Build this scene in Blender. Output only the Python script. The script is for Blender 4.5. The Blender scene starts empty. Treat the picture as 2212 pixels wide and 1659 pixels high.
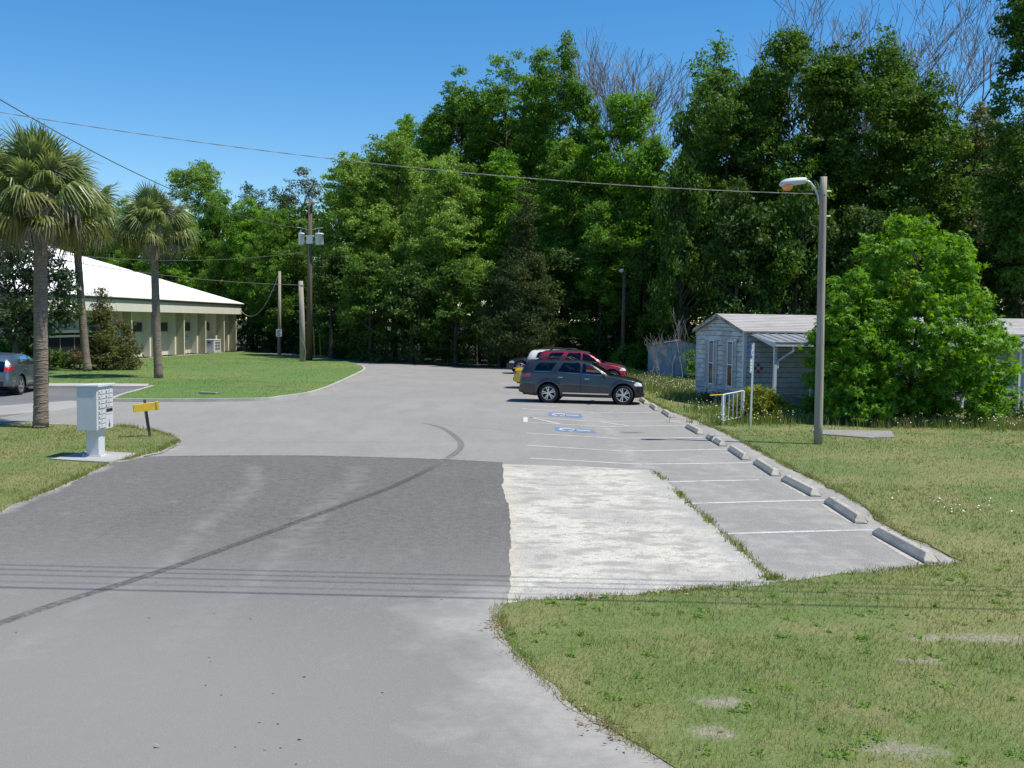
import bpy, bmesh, math, random
import numpy as np
from mathutils import Vector, Matrix, Quaternion

random.seed(7); RNG = np.random.default_rng(7)
SC = bpy.context.scene
COL = SC.collection

# ------------------------------------------------------------------ camera
CAM_H = 3.25
FPX, CX, CY = 2121.0, 1106.0, 829.5          # focal length and centre, in picture units 2212 wide
PITCH = math.atan(133.5 / FPX); ROLL = math.radians(0.8)
_f = Vector((0, math.cos(PITCH), -math.sin(PITCH)))
_u0 = Vector((0, math.sin(PITCH), math.cos(PITCH))); _r0 = Vector((1, 0, 0))
_r = _r0 * math.cos(ROLL) + _u0 * math.sin(ROLL)
_u = _u0 * math.cos(ROLL) - _r0 * math.sin(ROLL)
cam_d = bpy.data.cameras.new('camera'); cam = bpy.data.objects.new('camera', cam_d); COL.objects.link(cam)
m = Matrix((( _r.x, _u.x, -_f.x, 0), (_r.y, _u.y, -_f.y, 0), (_r.z, _u.z, -_f.z, CAM_H), (0, 0, 0, 1)))
cam.matrix_world = m
cam_d.sensor_width = 36.0; cam_d.lens = 36.0 * FPX / 2212.0; cam_d.clip_start = 0.1; cam_d.clip_end = 3000
SC.camera = cam

# ------------------------------------------------------------------ sky, sun, exposure
TO_SUN = Vector((0.44, -0.095, 0.89)).normalized()
world = bpy.data.worlds.new('World'); SC.world = world; world.use_nodes = True
wn = world.node_tree.nodes; wl = world.node_tree.links
sky = wn.new('ShaderNodeTexSky'); sky.sky_type = 'NISHITA'; sky.sun_disc = False
sky.sun_elevation = math.asin(TO_SUN.z); sky.sun_rotation = math.atan2(TO_SUN.x, TO_SUN.y)
sky.air_density = 1.0; sky.dust_density = 0.0; sky.ozone_density = 3.5; sky.altitude = 0
hs_ = wn.new('ShaderNodeHueSaturation'); hs_.inputs['Saturation'].default_value = 1.34
wl.new(sky.outputs[0], hs_.inputs['Color']); wl.new(hs_.outputs[0], wn['Background'].inputs[0]); wn['Background'].inputs[1].default_value = 0.115
sun_d = bpy.data.lights.new('sun', 'SUN'); sun_d.energy = 4.5; sun_d.angle = math.radians(0.53); sun_d.color = (1.0, 0.94, 0.83)
sun = bpy.data.objects.new('sun', sun_d); COL.objects.link(sun)
sun.rotation_euler = TO_SUN.to_track_quat('Z', 'Y').to_euler(); sun.location = (20, -5, 60)
vs = SC.view_settings; vs.view_transform = 'Standard'; vs.look = 'None'; vs.gamma = 1.0; vs.use_curve_mapping = False
vs.exposure = 0.42
SC.cycles.max_bounces = 8; SC.cycles.transparent_max_bounces = 12; SC.cycles.diffuse_bounces = 3
SC.cycles.use_denoising = True

# ------------------------------------------------------------------ pixel -> place
def ray(x, y):
    return _f + _r * ((x - CX) / FPX) - _u * ((y - CY) / FPX)
def G(x, y, z=0.0):
    d = ray(x, y); t = (z - CAM_H) / d.z
    return Vector((d.x * t, d.y * t, z))
def P(x, y, depth):
    d = ray(x, y); t = depth / d.y
    return Vector((d.x * t, depth, CAM_H + d.z * t))
def g2(x, y):
    p = G(x, y); return (p.x, p.y)
def Z4(x, y):                                   # coordinates read from one enlarged view of the stalls
    return ((1350 + x / 3.403) * 0.7855, (900 + y / 3.403) * 0.7855)

# ------------------------------------------------------------------ object helpers
def tag(o, label=None, cat=None, group=None, kind=None):
    if label: o['label'] = label
    if cat: o['category'] = cat
    if group: o['group'] = group
    if kind: o['kind'] = kind
    return o
def thing(name, label, cat, loc=(0, 0, 0), rz=0.0, group=None):
    o = bpy.data.objects.new(name, None); COL.objects.link(o)
    o.location = loc; o.rotation_euler = (0, 0, rz); o.empty_display_size = 0.2
    return tag(o, label, cat, group)
def link(name, me, mat=None, parent=None):
    o = bpy.data.objects.new(name, me); COL.objects.link(o)
    if mat is not None and len(me.materials) == 0: me.materials.append(mat)
    if parent is not None: o.parent = parent
    return o

class MB:
    """collects shapes, then links them as ONE mesh object"""
    def __init__(s): s.v = []; s.f = []
    def add(s, vs, fs):
        n = len(s.v); s.v.extend(tuple(v) for v in vs); s.f.extend(tuple(i + n for i in f) for f in fs); return s
    def box(s, c, d, rot=None):
        x, y, z = d[0] / 2, d[1] / 2, d[2] / 2
        vs = [Vector(p) for p in ((-x,-y,-z),(x,-y,-z),(x,y,-z),(-x,y,-z),(-x,-y,z),(x,-y,z),(x,y,z),(-x,y,z))]
        if rot is not None: vs = [rot @ v for v in vs]
        return s.add([v + Vector(c) for v in vs], [(0,3,2,1),(4,5,6,7),(0,1,5,4),(1,2,6,5),(2,3,7,6),(3,0,4,7)])
    def bx(s, x0, x1, y0, y1, z0, z1):
        return s.box(((x0+x1)/2, (y0+y1)/2, (z0+z1)/2), (x1-x0, y1-y0, z1-z0))
    def tube(s, pts, rad, n=8, cap=True):
        pts = [Vector(p) for p in pts]
        if not hasattr(rad, '__len__'): rad = [rad] * len(pts)
        rings = []; prev = None
        for i, p in enumerate(pts):
            t = (pts[min(i+1, len(pts)-1)] - pts[max(i-1, 0)])
            if t.length < 1e-9: t = Vector((0,0,1))
            t.normalize()
            if prev is None:
                a = Vector((1,0,0)) if abs(t.x) < .9 else Vector((0,1,0))
                a = (a - t * a.dot(t)).normalized()
            else:
                a = (prev - t * prev.dot(t))
                a = a.normalized() if a.length > 1e-6 else Vector((1,0,0))
            prev = a; b = t.cross(a)
            rings.append([p + (a * math.cos(2*math.pi*k/n) + b * math.sin(2*math.pi*k/n)) * rad[i] for k in range(n)])
        vs = [v for r in rings for v in r]; fs = []
        for i in range(len(pts)-1):
            for k in range(n):
                fs.append((i*n+k, i*n+(k+1)%n, (i+1)*n+(k+1)%n, (i+1)*n+k))
        if cap:
            fs.append(tuple(range(n))[::-1]); fs.append(tuple((len(pts)-1)*n+k for k in range(n)))
        return s.add(vs, fs)
    def lathe(s, prof, n=24, axis='z', c=(0,0,0)):
        vs = []; fs = []
        for r, h in prof:
            for k in range(n):
                a = 2*math.pi*k/n; x, y = r*math.cos(a), r*math.sin(a)
                vs.append({'z':(x,y,h), 'y':(x,h,y), 'x':(h,x,y)}[axis])
        for i in range(len(prof)-1):
            for k in range(n):
                fs.append((i*n+k, i*n+(k+1)%n, (i+1)*n+(k+1)%n, (i+1)*n+k))
        return s.add([Vector(v)+Vector(c) for v in vs], fs)
    def prism(s, poly, z0, z1):
        n = len(poly)
        vs = [(p[0],p[1],z0) for p in poly] + [(p[0],p[1],z1) for p in poly]
        return s.add(vs, [tuple(range(n))[::-1], tuple(range(n,2*n))] + [(i,(i+1)%n,n+(i+1)%n,n+i) for i in range(n)])
    def extr(s, poly3, off):
        n = len(poly3); o = Vector(off); p = [Vector(q) for q in poly3]
        return s.add(p + [q + o for q in p], [tuple(range(n))[::-1], tuple(range(n,2*n))] + [(i,(i+1)%n,n+(i+1)%n,n+i) for i in range(n)])
    def build(s, name, mat=None, parent=None, smooth=False, bevel=0.0):
        me = bpy.data.meshes.new(name); me.from_pydata(s.v, [], s.f); 
        bm = bmesh.new(); bm.from_mesh(me); bmesh.ops.recalc_face_normals(bm, faces=bm.faces)
        if bevel:
            bmesh.ops.bevel(bm, geom=list(bm.edges), offset=bevel, segments=1, affect='EDGES', profile=0.5)
        bm.to_mesh(me); bm.free()
        if smooth:
            for p in me.polygons: p.use_smooth = True
        me.update()
        return link(name, me, mat, parent)

def np_mesh(name, V, F, mat, parent=None, attr=None, smooth=False):
    """V (n,3), F (m,k) with one k; attr: {name: per-face floats}"""
    me = bpy.data.meshes.new(name)
    V = np.asarray(V, np.float32); F = np.asarray(F, np.int32); k = F.shape[1]
    me.vertices.add(len(V)); me.vertices.foreach_set('co', V.ravel())
    me.loops.add(F.size); me.loops.foreach_set('vertex_index', F.ravel())
    me.polygons.add(len(F)); me.polygons.foreach_set('loop_start', np.arange(0, F.size, k, dtype=np.int32))
    try: me.polygons.foreach_set('loop_total', np.full(len(F), k, np.int32))
    except Exception: pass
    me.update(calc_edges=True)
    if attr:
        for an, av in attr.items():
            a = me.attributes.new(an, 'FLOAT', 'FACE'); a.data.foreach_set('value', np.asarray(av, np.float32))
    if smooth: me.polygons.foreach_set('use_smooth', np.ones(len(F), bool))
    return link(name, me, mat, parent)

# ------------------------------------------------------------------ materials
def new_mat(name):
    mt = bpy.data.materials.new(name); mt.use_nodes = True
    nt = mt.node_tree; return mt, nt.nodes, nt.links, nt.nodes['Principled BSDF']
def rgb(c): return (c[0], c[1], c[2], 1.0)
def noise_node(n, l, coord, scale, detail=4, rough=.55, vec=None):
    t = n.new('ShaderNodeTexNoise'); t.inputs['Scale'].default_value = scale; t.inputs['Detail'].default_value = detail
    t.inputs['Roughness'].default_value = rough
    if vec:
        mp = n.new('ShaderNodeMapping'); mp.inputs['Scale'].default_value = vec
        if len(vec) > 3: pass
        l.new(coord, mp.inputs[0]); l.new(mp.outputs[0], t.inputs['Vector'])
    else: l.new(coord, t.inputs['Vector'])
    return t
def ramp01(n, l, src, lo, hi):
    r = n.new('ShaderNodeMapRange'); r.inputs['From Min'].default_value = lo; r.inputs['From Max'].default_value = hi
    r.clamp = True; l.new(src, r.inputs['Value']); return r.outputs[0]
def mixc(n, l, fac, a, b):
    mx = n.new('ShaderNodeMix'); mx.data_type = 'RGBA'
    if isinstance(fac, (int, float)): mx.inputs[0].default_value = fac
    else: l.new(fac, mx.inputs[0])
    for i, c in ((6, a), (7, b)):
        if isinstance(c, tuple): mx.inputs[i].default_value = rgb(c)
        else: l.new(c, mx.inputs[i])
    return mx.outputs[2]
def mul(n, l, a, b):
    x = n.new('ShaderNodeMath'); x.operation = 'MULTIPLY'
    for i, c in ((0, a), (1, b)):
        if isinstance(c, (int, float)): x.inputs[i].default_value = c
        else: l.new(c, x.inputs[i])
    return x.outputs[0]
def mat(name, base, layers=(), rough=.7, bump=None, metal=0.0, spec=.5, coat=0.0, space='world', attrs=()):
    """layers: (scale, lo, hi, colour, amount[, stretch]); attrs: (attribute, colour, amount, noise_scale) ; bump: [(scale, strength)]"""
    mt, n, l, b = new_mat(name)
    if space == 'world': co = n.new('ShaderNodeNewGeometry').outputs['Position']
    else: co = n.new('ShaderNodeTexCoord').outputs['Object']
    col = base
    for L in layers:
        t = noise_node(n, l, co, L[0], vec=L[5] if len(L) > 5 else None)
        f = mul(n, l, ramp01(n, l, t.outputs[0], L[1], L[2]), L[4])
        col = mixc(n, l, f, col, L[3])
    for A in attrs:
        at = n.new('ShaderNodeAttribute'); at.attribute_name = A[0]
        f = at.outputs['Fac']
        if A[3]:
            t = noise_node(n, l, co, A[3], detail=6, rough=.65)
            ad = n.new('ShaderNodeMath'); ad.operation = 'ADD'; l.new(f, ad.inputs[0])
            l.new(ramp01(n, l, t.outputs[0], .25, .75), ad.inputs[1])
            f = ramp01(n, l, ad.outputs[0], .75, 1.35)
        col = mixc(n, l, mul(n, l, f, A[2]), col, A[1])
    if isinstance(col, tuple): b.inputs['Base Color'].default_value = rgb(col)
    else: l.new(col, b.inputs['Base Color'])
    b.inputs['Roughness'].default_value = rough; b.inputs['Metallic'].default_value = metal
    b.inputs['Specular IOR Level'].default_value = spec; b.inputs['Coat Weight'].default_value = coat
    if coat: b.inputs['Coat Roughness'].default_value = .04
    if bump:
        prev = None
        for bp_ in bump:
            sc, st = bp_[0], bp_[1]
            t = noise_node(n, l, co, sc, detail=3, vec=bp_[2] if len(bp_) > 2 else None)
            bm_ = n.new('ShaderNodeBump'); bm_.inputs['Strength'].default_value = st; bm_.inputs['Distance'].default_value = .03
            l.new(t.outputs[0], bm_.inputs['Height'])
            if prev: l.new(prev, bm_.inputs['Normal'])
            prev = bm_.outputs[0]
        l.new(prev, b.inputs['Normal'])
    return mt
def leaf_mat(name, c_dark, c_mid, c_light, trans=.35, rough=.6, spec=.25):
    """leaf colour varies from leaf to leaf and from bough to bough"""
    mt, n, l, b = new_mat(name)
    at = n.new('ShaderNodeAttribute'); at.attribute_name = 'tint'
    col = mixc(n, l, ramp01(n, l, at.outputs['Fac'], 0, .5), c_dark, c_mid)
    col = mixc(n, l, ramp01(n, l, at.outputs['Fac'], .5, 1), col, c_light)
    b.inputs['Roughness'].default_value = rough; b.inputs['Specular IOR Level'].default_value = spec
    l.new(col, b.inputs['Base Color'])
    tr = n.new('ShaderNodeBsdfTranslucent'); hs = n.new('ShaderNodeHueSaturation')
    hs.inputs['Hue'].default_value = .485; hs.inputs['Saturation'].default_value = 1.12; hs.inputs['Value'].default_value = 1.5
    l.new(col, hs.inputs['Color']); l.new(hs.outputs[0], tr.inputs[0])
    mx = n.new('ShaderNodeMixShader'); mx.inputs[0].default_value = trans
    l.new(b.outputs[0], mx.inputs[1]); l.new(tr.outputs[0], mx.inputs[2])
    l.new(mx.outputs[0], n['Material Output'].inputs[0])
    return mt
def lin(r, g, b):                                  # sRGB 0-255 -> linear
    f = lambda c: ((c/255+.055)/1.055)**2.4 if c > 10 else c/255/12.92
    return (f(r), f(g), f(b))

M = {}
M['white_paint'] = mat('white_paint', (.72,.73,.74), [(2.5,.45,.8,(.5,.5,.5),.45), (30,.5,.75,(.36,.36,.37),.5)], .7)
M['concrete'] = mat('concrete', (.36,.36,.34), [(1.5,.4,.7,(.27,.27,.26),.7), (14,.45,.75,(.44,.43,.4),.5), (70,.5,.8,(.2,.2,.2),.4)], .9, [(60,.35),(9,.2)])
M['kerb'] = mat('kerb', (.42,.41,.37), [(1.2,.4,.7,(.3,.29,.26),.8), (18,.5,.8,(.2,.19,.17),.5)], .9, [(40,.3)])
M['stop'] = mat('stop', (.43,.395,.33), [(3,.42,.7,(.25,.24,.215),.8), (25,.5,.8,(.46,.44,.40),.5), (.8,.45,.6,(.42,.40,.35),.5), (9,.58,.7,(.15,.145,.13),.6)], .95, [(45,.4)])
M['wood_pole'] = mat('wood_pole', (.32,.285,.24), [(7,.4,.65,(.21,.18,.145),.8,(1,1,.05)), (28,.45,.7,(.42,.39,.34),.7,(1,1,.04)), (.5,.4,.7,(.27,.235,.195),.6)], .9, [(28,.5,(1,1,.03))])
M['wood_dark'] = mat('wood_dark', (.12,.085,.055), [(7,.4,.65,(.07,.05,.035),.8,(1,1,.05)), (28,.45,.7,(.17,.13,.09),.6,(1,1,.04))], .9, [(28,.4,(1,1,.03))])
M['galv'] = mat('galv', (.55,.57,.58), [(12,.4,.7,(.42,.44,.45),.6)], .45, None, .6)
M['lightgrey_metal'] = mat('lightgrey_metal', (.55,.58,.60), [(3,.45,.7,(.47,.5,.52),.6)], .45)
M['black'] = mat('black', (.012,.012,.013), (), .6)
M['rubber'] = mat('rubber', (.018,.018,.018), [(20,.4,.7,(.035,.034,.032),.6)], .85)
M['dark_hole'] = mat('dark_hole', (.006,.006,.006), (), .9)
M['wire'] = mat('wire', (.10,.10,.10), (), .6)
M['wire_light'] = mat('wire_light', (.30,.29,.27), (), .6)
# ================================================================== GROUND
def jitter_poly(pts, step, amp, seed, closed=True):
    """resample a ground outline and roughen it"""
    rs = random.Random(seed); out = []
    n = len(pts); last = n if closed else n-1
    for i in range(last):
        a = Vector(pts[i]); b = Vector(pts[(i+1) % n]); d = (b-a).length; k = max(1, int(d/step))
        k = min(k, 400)
        nrm = Vector((-(b-a).y, (b-a).x)); nrm = nrm.normalized() if nrm.length else nrm
        for j in range(k):
            q = a.lerp(b, j/k); w = rs.uniform(-1, 1)*amp + math.sin((q.x*1.7+q.y*2.3))*amp*.5 + math.sin(q.x*5.1-q.y*4.3)*amp*.4
            out.append(q + nrm*w)
    if not closed: out.append(Vector(pts[-1]))
    return out
def sheet(name, pts, z, matl, cell=0, attr=None, skirt=.05, parent=None):
    """flat ground piece with a small edge; cell > 0 cuts it into a grid that carries the per-vertex attributes"""
    bm = bmesh.new()
    vs = [bm.verts.new((p[0], p[1], z)) for p in pts]
    f = bm.faces.new(vs)
    if f.normal.z < 0: f.normal_flip()
    bm.normal_update()
    if f.normal.z < 0: bmesh.ops.reverse_faces(bm, faces=[f])
    bmesh.ops.triangulate(bm, faces=list(bm.faces))
    if cell:
        xs = [p[0] for p in pts]; ys = [p[1] for p in pts]
        for ax, lo, hi in ((0, min(xs), max(xs)), (1, min(ys), max(ys))):
            q = lo + cell
            while q < hi:
                co = (q, 0, 0) if ax == 0 else (0, q, 0); no = (1,0,0) if ax == 0 else (0,1,0)
                bmesh.ops.bisect_plane(bm, geom=list(bm.verts)+list(bm.edges)+list(bm.faces), plane_co=co, plane_no=no)
                q += cell
    if skirt:
        be = [e for e in bm.edges if len(e.link_faces) == 1]
        r = bmesh.ops.extrude_edge_only(bm, edges=be)
        for v in r['geom']:
            if isinstance(v, bmesh.types.BMVert): v.co.z -= skirt
    me = bpy.data.meshes.new(name); bm.to_mesh(me); bm.free()
    if attr:
        for an, fn in attr.items():
            a = me.attributes.new(an, 'FLOAT', 'POINT')
            co = np.zeros(len(me.vertices)*3, np.float32); me.vertices.foreach_get('co', co)
            a.data.foreach_set('value', np.asarray(fn(co.reshape(-1,3)), np.float32))
    return link(name, me, matl, parent)
def dist_poly(XY, pts):
    """distance of points to a polyline"""
    d = np.full(len(XY), 1e9)
    for a, b in zip(pts[:-1], pts[1:]):
        a = np.array(a[:2]); b = np.array(b[:2]); ab = b-a; L = max((ab**2).sum(), 1e-9)
        t = np.clip(((XY-a)@ab)/L, 0, 1)
        d = np.minimum(d, np.hypot(*(XY-(a+t[:,None]*ab)).T))
    return d
def inside(XY, poly):
    x, y = XY[:,0], XY[:,1]; r = np.zeros(len(XY), bool); n = len(poly)
    for i in range(n):
        x1, y1 = poly[i][0], poly[i][1]; x2, y2 = poly[(i+1)%n][0], poly[(i+1)%n][1]
        if y1 == y2: continue
        c = ((y1 > y) != (y2 > y)) & (x < (x2-x1)*(y-y1)/(y2-y1)+x1); r ^= c
    return r

M['forest_floor'] = mat('forest_floor', (.05,.038,.025), [(.5,.4,.65,(.035,.04,.018),.7), (6,.45,.7,(.075,.057,.036),.6)], .95, [(10,.5)])
M['lawn'] = mat('lawn', (.115,.165,.038), [(.22,.46,.62,(.28,.235,.10),.5), (.9,.48,.66,(.24,.205,.09),.5), (4,.5,.75,(.08,.11,.03),.6), (22,.5,.75,(.26,.225,.13),.5), (60,.5,.7,(.05,.06,.02),.5)], .95, [(35,.6)])
M['island_lawn'] = mat('island_lawn', (.10,.185,.036), [(.12,.46,.62,(.17,.205,.055),.7), (.3,.45,.65,(.13,.18,.05),.6), (3,.5,.75,(.065,.13,.03),.6), (25,.5,.75,(.14,.17,.06),.4)], .95, [(35,.5)])
M['asphalt_old'] = mat('asphalt_old', (.240,.230,.215), [(.18,.42,.62,(.285,.273,.253),.8), (.7,.42,.7,(.205,.197,.185),.8,(1.6,.5,1)), (3.2,.5,.72,(.30,.29,.27),.5,(1.5,.7,1)), (11,.48,.72,(.20,.192,.18),.45), (30,.48,.66,(.15,.145,.135),.7), (52,.55,.66,(.44,.425,.39),.85)], .92, [(70,.25)],
    attrs=(('dust', (.36,.345,.31), .8, 2.5), ('crack', (.12,.118,.11), .75, 0)))
M['asphalt_new'] = mat('asphalt_new', (.094,.088,.083), [(.22,.42,.62,(.112,.105,.099),.8), (.8,.45,.7,(.080,.075,.071),.8,(1.8,.35,1)), (3.5,.5,.75,(.124,.117,.11),.5,(1.6,.45,1)), (13,.48,.72,(.092,.086,.082),.5), (32,.48,.66,(.066,.062,.059),.7), (55,.56,.66,(.29,.278,.258),.85)], .9, [(70,.25)],
    attrs=(('grey', (.232,.222,.209), 1.0, 0), ('dust', (.35,.335,.305), .75, .9), ('scuff', (.235,.225,.205), .6, 3.0), ('speck', (.20,.19,.178), .5, 7.0)))
M['asphalt_left'] = mat('asphalt_left', (.13,.132,.137), [(.4,.42,.65,(.17,.17,.175),.7), (60,.5,.72,(.09,.09,.09),.5)], .92, [(80,.25)])
M['asphalt_patch'] = mat('asphalt_patch', (.32,.31,.29), [(.6,.42,.65,(.26,.255,.245),.7), (60,.5,.72,(.2,.2,.19),.5)], .92, [(80,.25)])
M['limerock'] = mat('limerock', (.55,.525,.45), [(.35,.45,.60,(.43,.41,.36),.7), (14,.45,.70,(.61,.58,.50),.7), (.7,.46,.60,(.40,.385,.35),.8), (2.2,.50,.60,(.30,.29,.265),.8,(.8,1.1,1)), (6.5,.52,.64,(.33,.32,.29),.7), (45,.52,.70,(.33,.305,.25),.65)], .95, [(40,.8),(12,.5)],
    attrs=(('edge', (.36,.35,.325), .8, 2.0), ('grit', (.50,.45,.34), .6, 6.0)))
M['sand'] = mat('sand', (.34,.325,.285), [(2,.45,.65,(.26,.25,.22),.7), (18,.5,.72,(.30,.27,.21),.7), (60,.55,.72,(.16,.14,.10),.6)], .95, [(40,.7)])
M['sand_dull'] = mat('sand_dull', (.30,.275,.22), [(3,.45,.62,(.17,.165,.09),.8), (18,.5,.72,(.40,.37,.31),.7), (60,.55,.72,(.10,.11,.05),.8)], .95, [(40,.7)])
M['stall_white'] = mat('stall_white', (.56,.55,.53), [(3,.46,.64,(.36,.355,.34),.75), (24,.48,.64,(.28,.275,.265),.7)], .85)
M['paint_blue'] = mat('paint_blue', (.085,.175,.36), [(4,.44,.62,(.15,.20,.29),.8), (30,.48,.64,(.20,.21,.23),.75)], .85)

# the one sheet that reaches the horizon
gr = MB().add([(-1500,-300,-.06),(1500,-300,-.06),(1500,2500,-.06),(-1500,2500,-.06)], [(0,1,2,3)]).build('ground', M['forest_floor']); tag(gr, kind='structure')

# ---- outlines read from the photograph (ground points)
RIGHT_EDGE = [(1316,795),(1342,812),(1395,862),(1440,886),(1500,907),(1560,932),(1640,975),(1700,1008),(1770,1042),(1830,1073),(1890,1112),(1905,1130),(1960,1160),(2040,1193),(2088,1217),
              (1960,1232),(1860,1240),(1790,1246),(1740,1256),(1680,1257),(1650,1262),(1560,1273),(1400,1286),(1250,1296),(1110,1300),(1082,1308),(1075,1335),(1090,1380),(1125,1425),(1160,1462),(1220,1512),(1290,1562),(1370,1612),(1450,1660),(1560,1730)]
right_edge = [g2(*p) for p in RIGHT_EDGE] + [(3.2,5.5),(4.6,4.6),(9,4.0)]
LEFT_EDGE = [(-260,917),(0,917),(90,918),(255,922),(330,932),(368,943),(388,951),(372,962),(335,979),(300,986),(292,989),(262,996),(236,1001),(205,1016),(140,1046),(70,1075),(0,1106),(-60,1132)]
left_edge = [g2(*p) for p in LEFT_EDGE]

# ---- old parking lot asphalt (its own bleached surface, swale dust and cracks)
swale = [g2(*p) for p in ((1262,888),(1285,910),(1303,922),(1335,948),(1350,975),(1388,1003),(1405,1016))]
def lot_dust(V):
    d = dist_poly(V[:,:2], swale); e = dist_poly(V[:,:2], right_edge)
    e2 = dist_poly(V[:,:2], left_edge)
    st = [g2(*p) for p in ((1405,1016),(1480,1080),(1560,1152),(1662,1245),(1700,1262),(2100,1225),(1900,1120),(1640,975),(1560,950))]
    bl = inside(V[:,:2], st)*(.30+.12*np.sin(V[:,0]*2.1+V[:,1]*1.3))
    return np.maximum(np.maximum(bl, np.exp(-(d/.45)**2)*.55), np.maximum(np.exp(-(e/.30)**2)*.75, np.exp(-(e2/.15)**2)*.7))
STALLS = []
def lot_crack(V):
    d = dist_poly(V[:,:2], swale); return np.exp(-(d/.05)**2)*.25
far_edge = [g2(*p) for p in ((1316,795),(1200,797),(1000,793),(900,787),(820,779),(700,768),(560,762.5))]
lot_poly = right_edge[:1] + far_edge[1:] + [(-40,96),(-60,70),(-60,-4),(9,-4)] + right_edge[::-1][:-1]
lot_pts = [(x, y) for x, y in lot_poly]
lot = sheet('parking_lot', lot_pts, 0.0, M['asphalt_old'], cell=.5, attr={'dust': lot_dust, 'crack': lot_crack}); tag(lot, kind='structure')

# ---- newer dark asphalt of the driveway, greying towards the road
DRIVE_TOP = [(-60,990),(292,988),(480,986),(670,986),(900,992),(1086,1000)]
drive_side = [g2(*p) for p in ((1086,1000),(1088,1025),(1084,1050),(1095,1085),(1104,1130),(1101,1200),(1104,1262),(1092,1300),(1082,1308))]
drive_top = [g2(*p) for p in DRIVE_TOP]
road_right = right_edge[25:]
drive_pts = jitter_poly(drive_top, .5, .012, 3, False) + jitter_poly(drive_side, .15, .014, 4, False)[1:] + [(.5,9.0),(9,4.0),(9,-4),(-30,-4),(-30,24)]
sc1 = [g2(*p) for p in ((545,1010),(555,1040),(520,1080),(450,1130),(410,1175),(330,1235),(150,1330),(0,1455))]
sc2 = [g2(*p) for p in ((770,1010),(765,1045),(700,1090),(640,1160),(600,1220),(520,1280),(380,1400))]
sc3 = [g2(*p) for p in ((900,1300),(950,1360),(985,1420))]
def d_grey(V):
    y = V[:,1]; x = V[:,0]
    g = np.clip((16.5-y)/8.5, 0, 1); g = g*g*(3-2*g)
    return np.clip(g*.80 + .10*np.exp(-((x+9)/4)**2) + .05*np.sin(x*1.1+y*.6)*g, 0, 1)
def d_dust(V):
    XY = V[:,:2]
    e = dist_poly(XY, road_right); e2 = dist_poly(XY, left_edge)
    return np.maximum(np.clip(1-e/1.9, 0, 1)**1.6*1.0, np.exp(-(e2/.18)**2)*.8)
def d_scuff(V):
    XY = V[:,:2]
    s = np.exp(-(dist_poly(XY, sc1)/.28)**2) + np.exp(-(dist_poly(XY, sc2)/.28)**2) + np.exp(-(dist_poly(XY, sc3)/.35)**2)*.8
    return np.clip(s, 0, 1)*.62
drive = sheet('driveway', drive_pts, .014, M['asphalt_new'], cell=.28, attr={'grey': d_grey, 'dust': d_dust, 'scuff': d_scuff, 'speck': lambda V: np.full(len(V), .42)}); tag(drive, kind='structure')

# ---- limerock patch
lime_right = [g2(*p) for p in ((1405,1016),(1440,1040),(1480,1080),(1560,1152),(1620,1205),(1662,1245))]
lime_pts = [g2(1084,1003)] + [g2(1250,1008)] + jitter_poly(lime_right, .3, .02, 5, False) + [g2(1640,1275), g2(1400,1300), g2(1090,1315), g2(1060,1200)]
bottom_edge = [g2(*p) for p in ((1110,1300),(1400,1286),(1650,1262))]
def l_edge(V):
    XY = V[:,:2]
    return np.maximum(np.exp(-(dist_poly(XY, lime_right)/.55)**2)*.8, np.exp(-(dist_poly(XY, bottom_edge)/.6)**2)*.75)
def l_grit(V): return np.exp(-(dist_poly(V[:,:2], drive_side)/.20)**2)*.8
lime = sheet('limerock_patch', lime_pts, .007, M['limerock'], cell=.25, attr={'edge': l_edge, 'grit': l_grit}); tag(lime, kind='structure')

# ---- parking bay by the office, on the left
bay = sheet('side_parking', [g2(-400,905), g2(-60,905), g2(0,902), g2(235,862), g2(318,839), g2(105,838), g2(-400,836)], .006, M['asphalt_left']); tag(bay, kind='structure')
pat = sheet('asphalt_apron', [g2(-300,900), g2(0,897), g2(120,888), g2(235,868), g2(150,866), g2(0,877), g2(-300,885)], .010, M['asphalt_patch']); tag(pat, kind='structure')

# ---- lawns
lawn_pts = jitter_poly(right_edge, .22, .05, 8, False) + [(80,4),(80,110),(7,110), g2(1345,789)]
lawn = sheet('right_lawn', lawn_pts, .022, M['lawn']); tag(lawn, kind='structure')
verge_pts = jitter_poly(left_edge, .22, .035, 9, False) + [(-40,12),(-40,34)]
verge = sheet('left_verge', verge_pts, .03, M['lawn']); tag(verge, kind='structure')
ISL = [(238,866),(262,868),(400,868),(560,866),(610,861),(660,854),(700,843),(735,828),(770,811),(787,801),(783,794),(745,782),(700,774),(600,768),(519,762)]
isl = [g2(*p) for p in ISL]
fac_A = G(285,778); fac_B = G(510,760)
isl_full = isl + [tuple(fac_B.xy + Vector((1.0,0))), tuple(fac_A.xy + Vector((.2,0))), g2(120,795), g2(-350,795), g2(-400,832), g2(105,832), g2(322,835), g2(300,846)]
island = sheet('lawn_island', isl_full, .10, M['island_lawn'], skirt=.2); tag(island, kind='structure')
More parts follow.
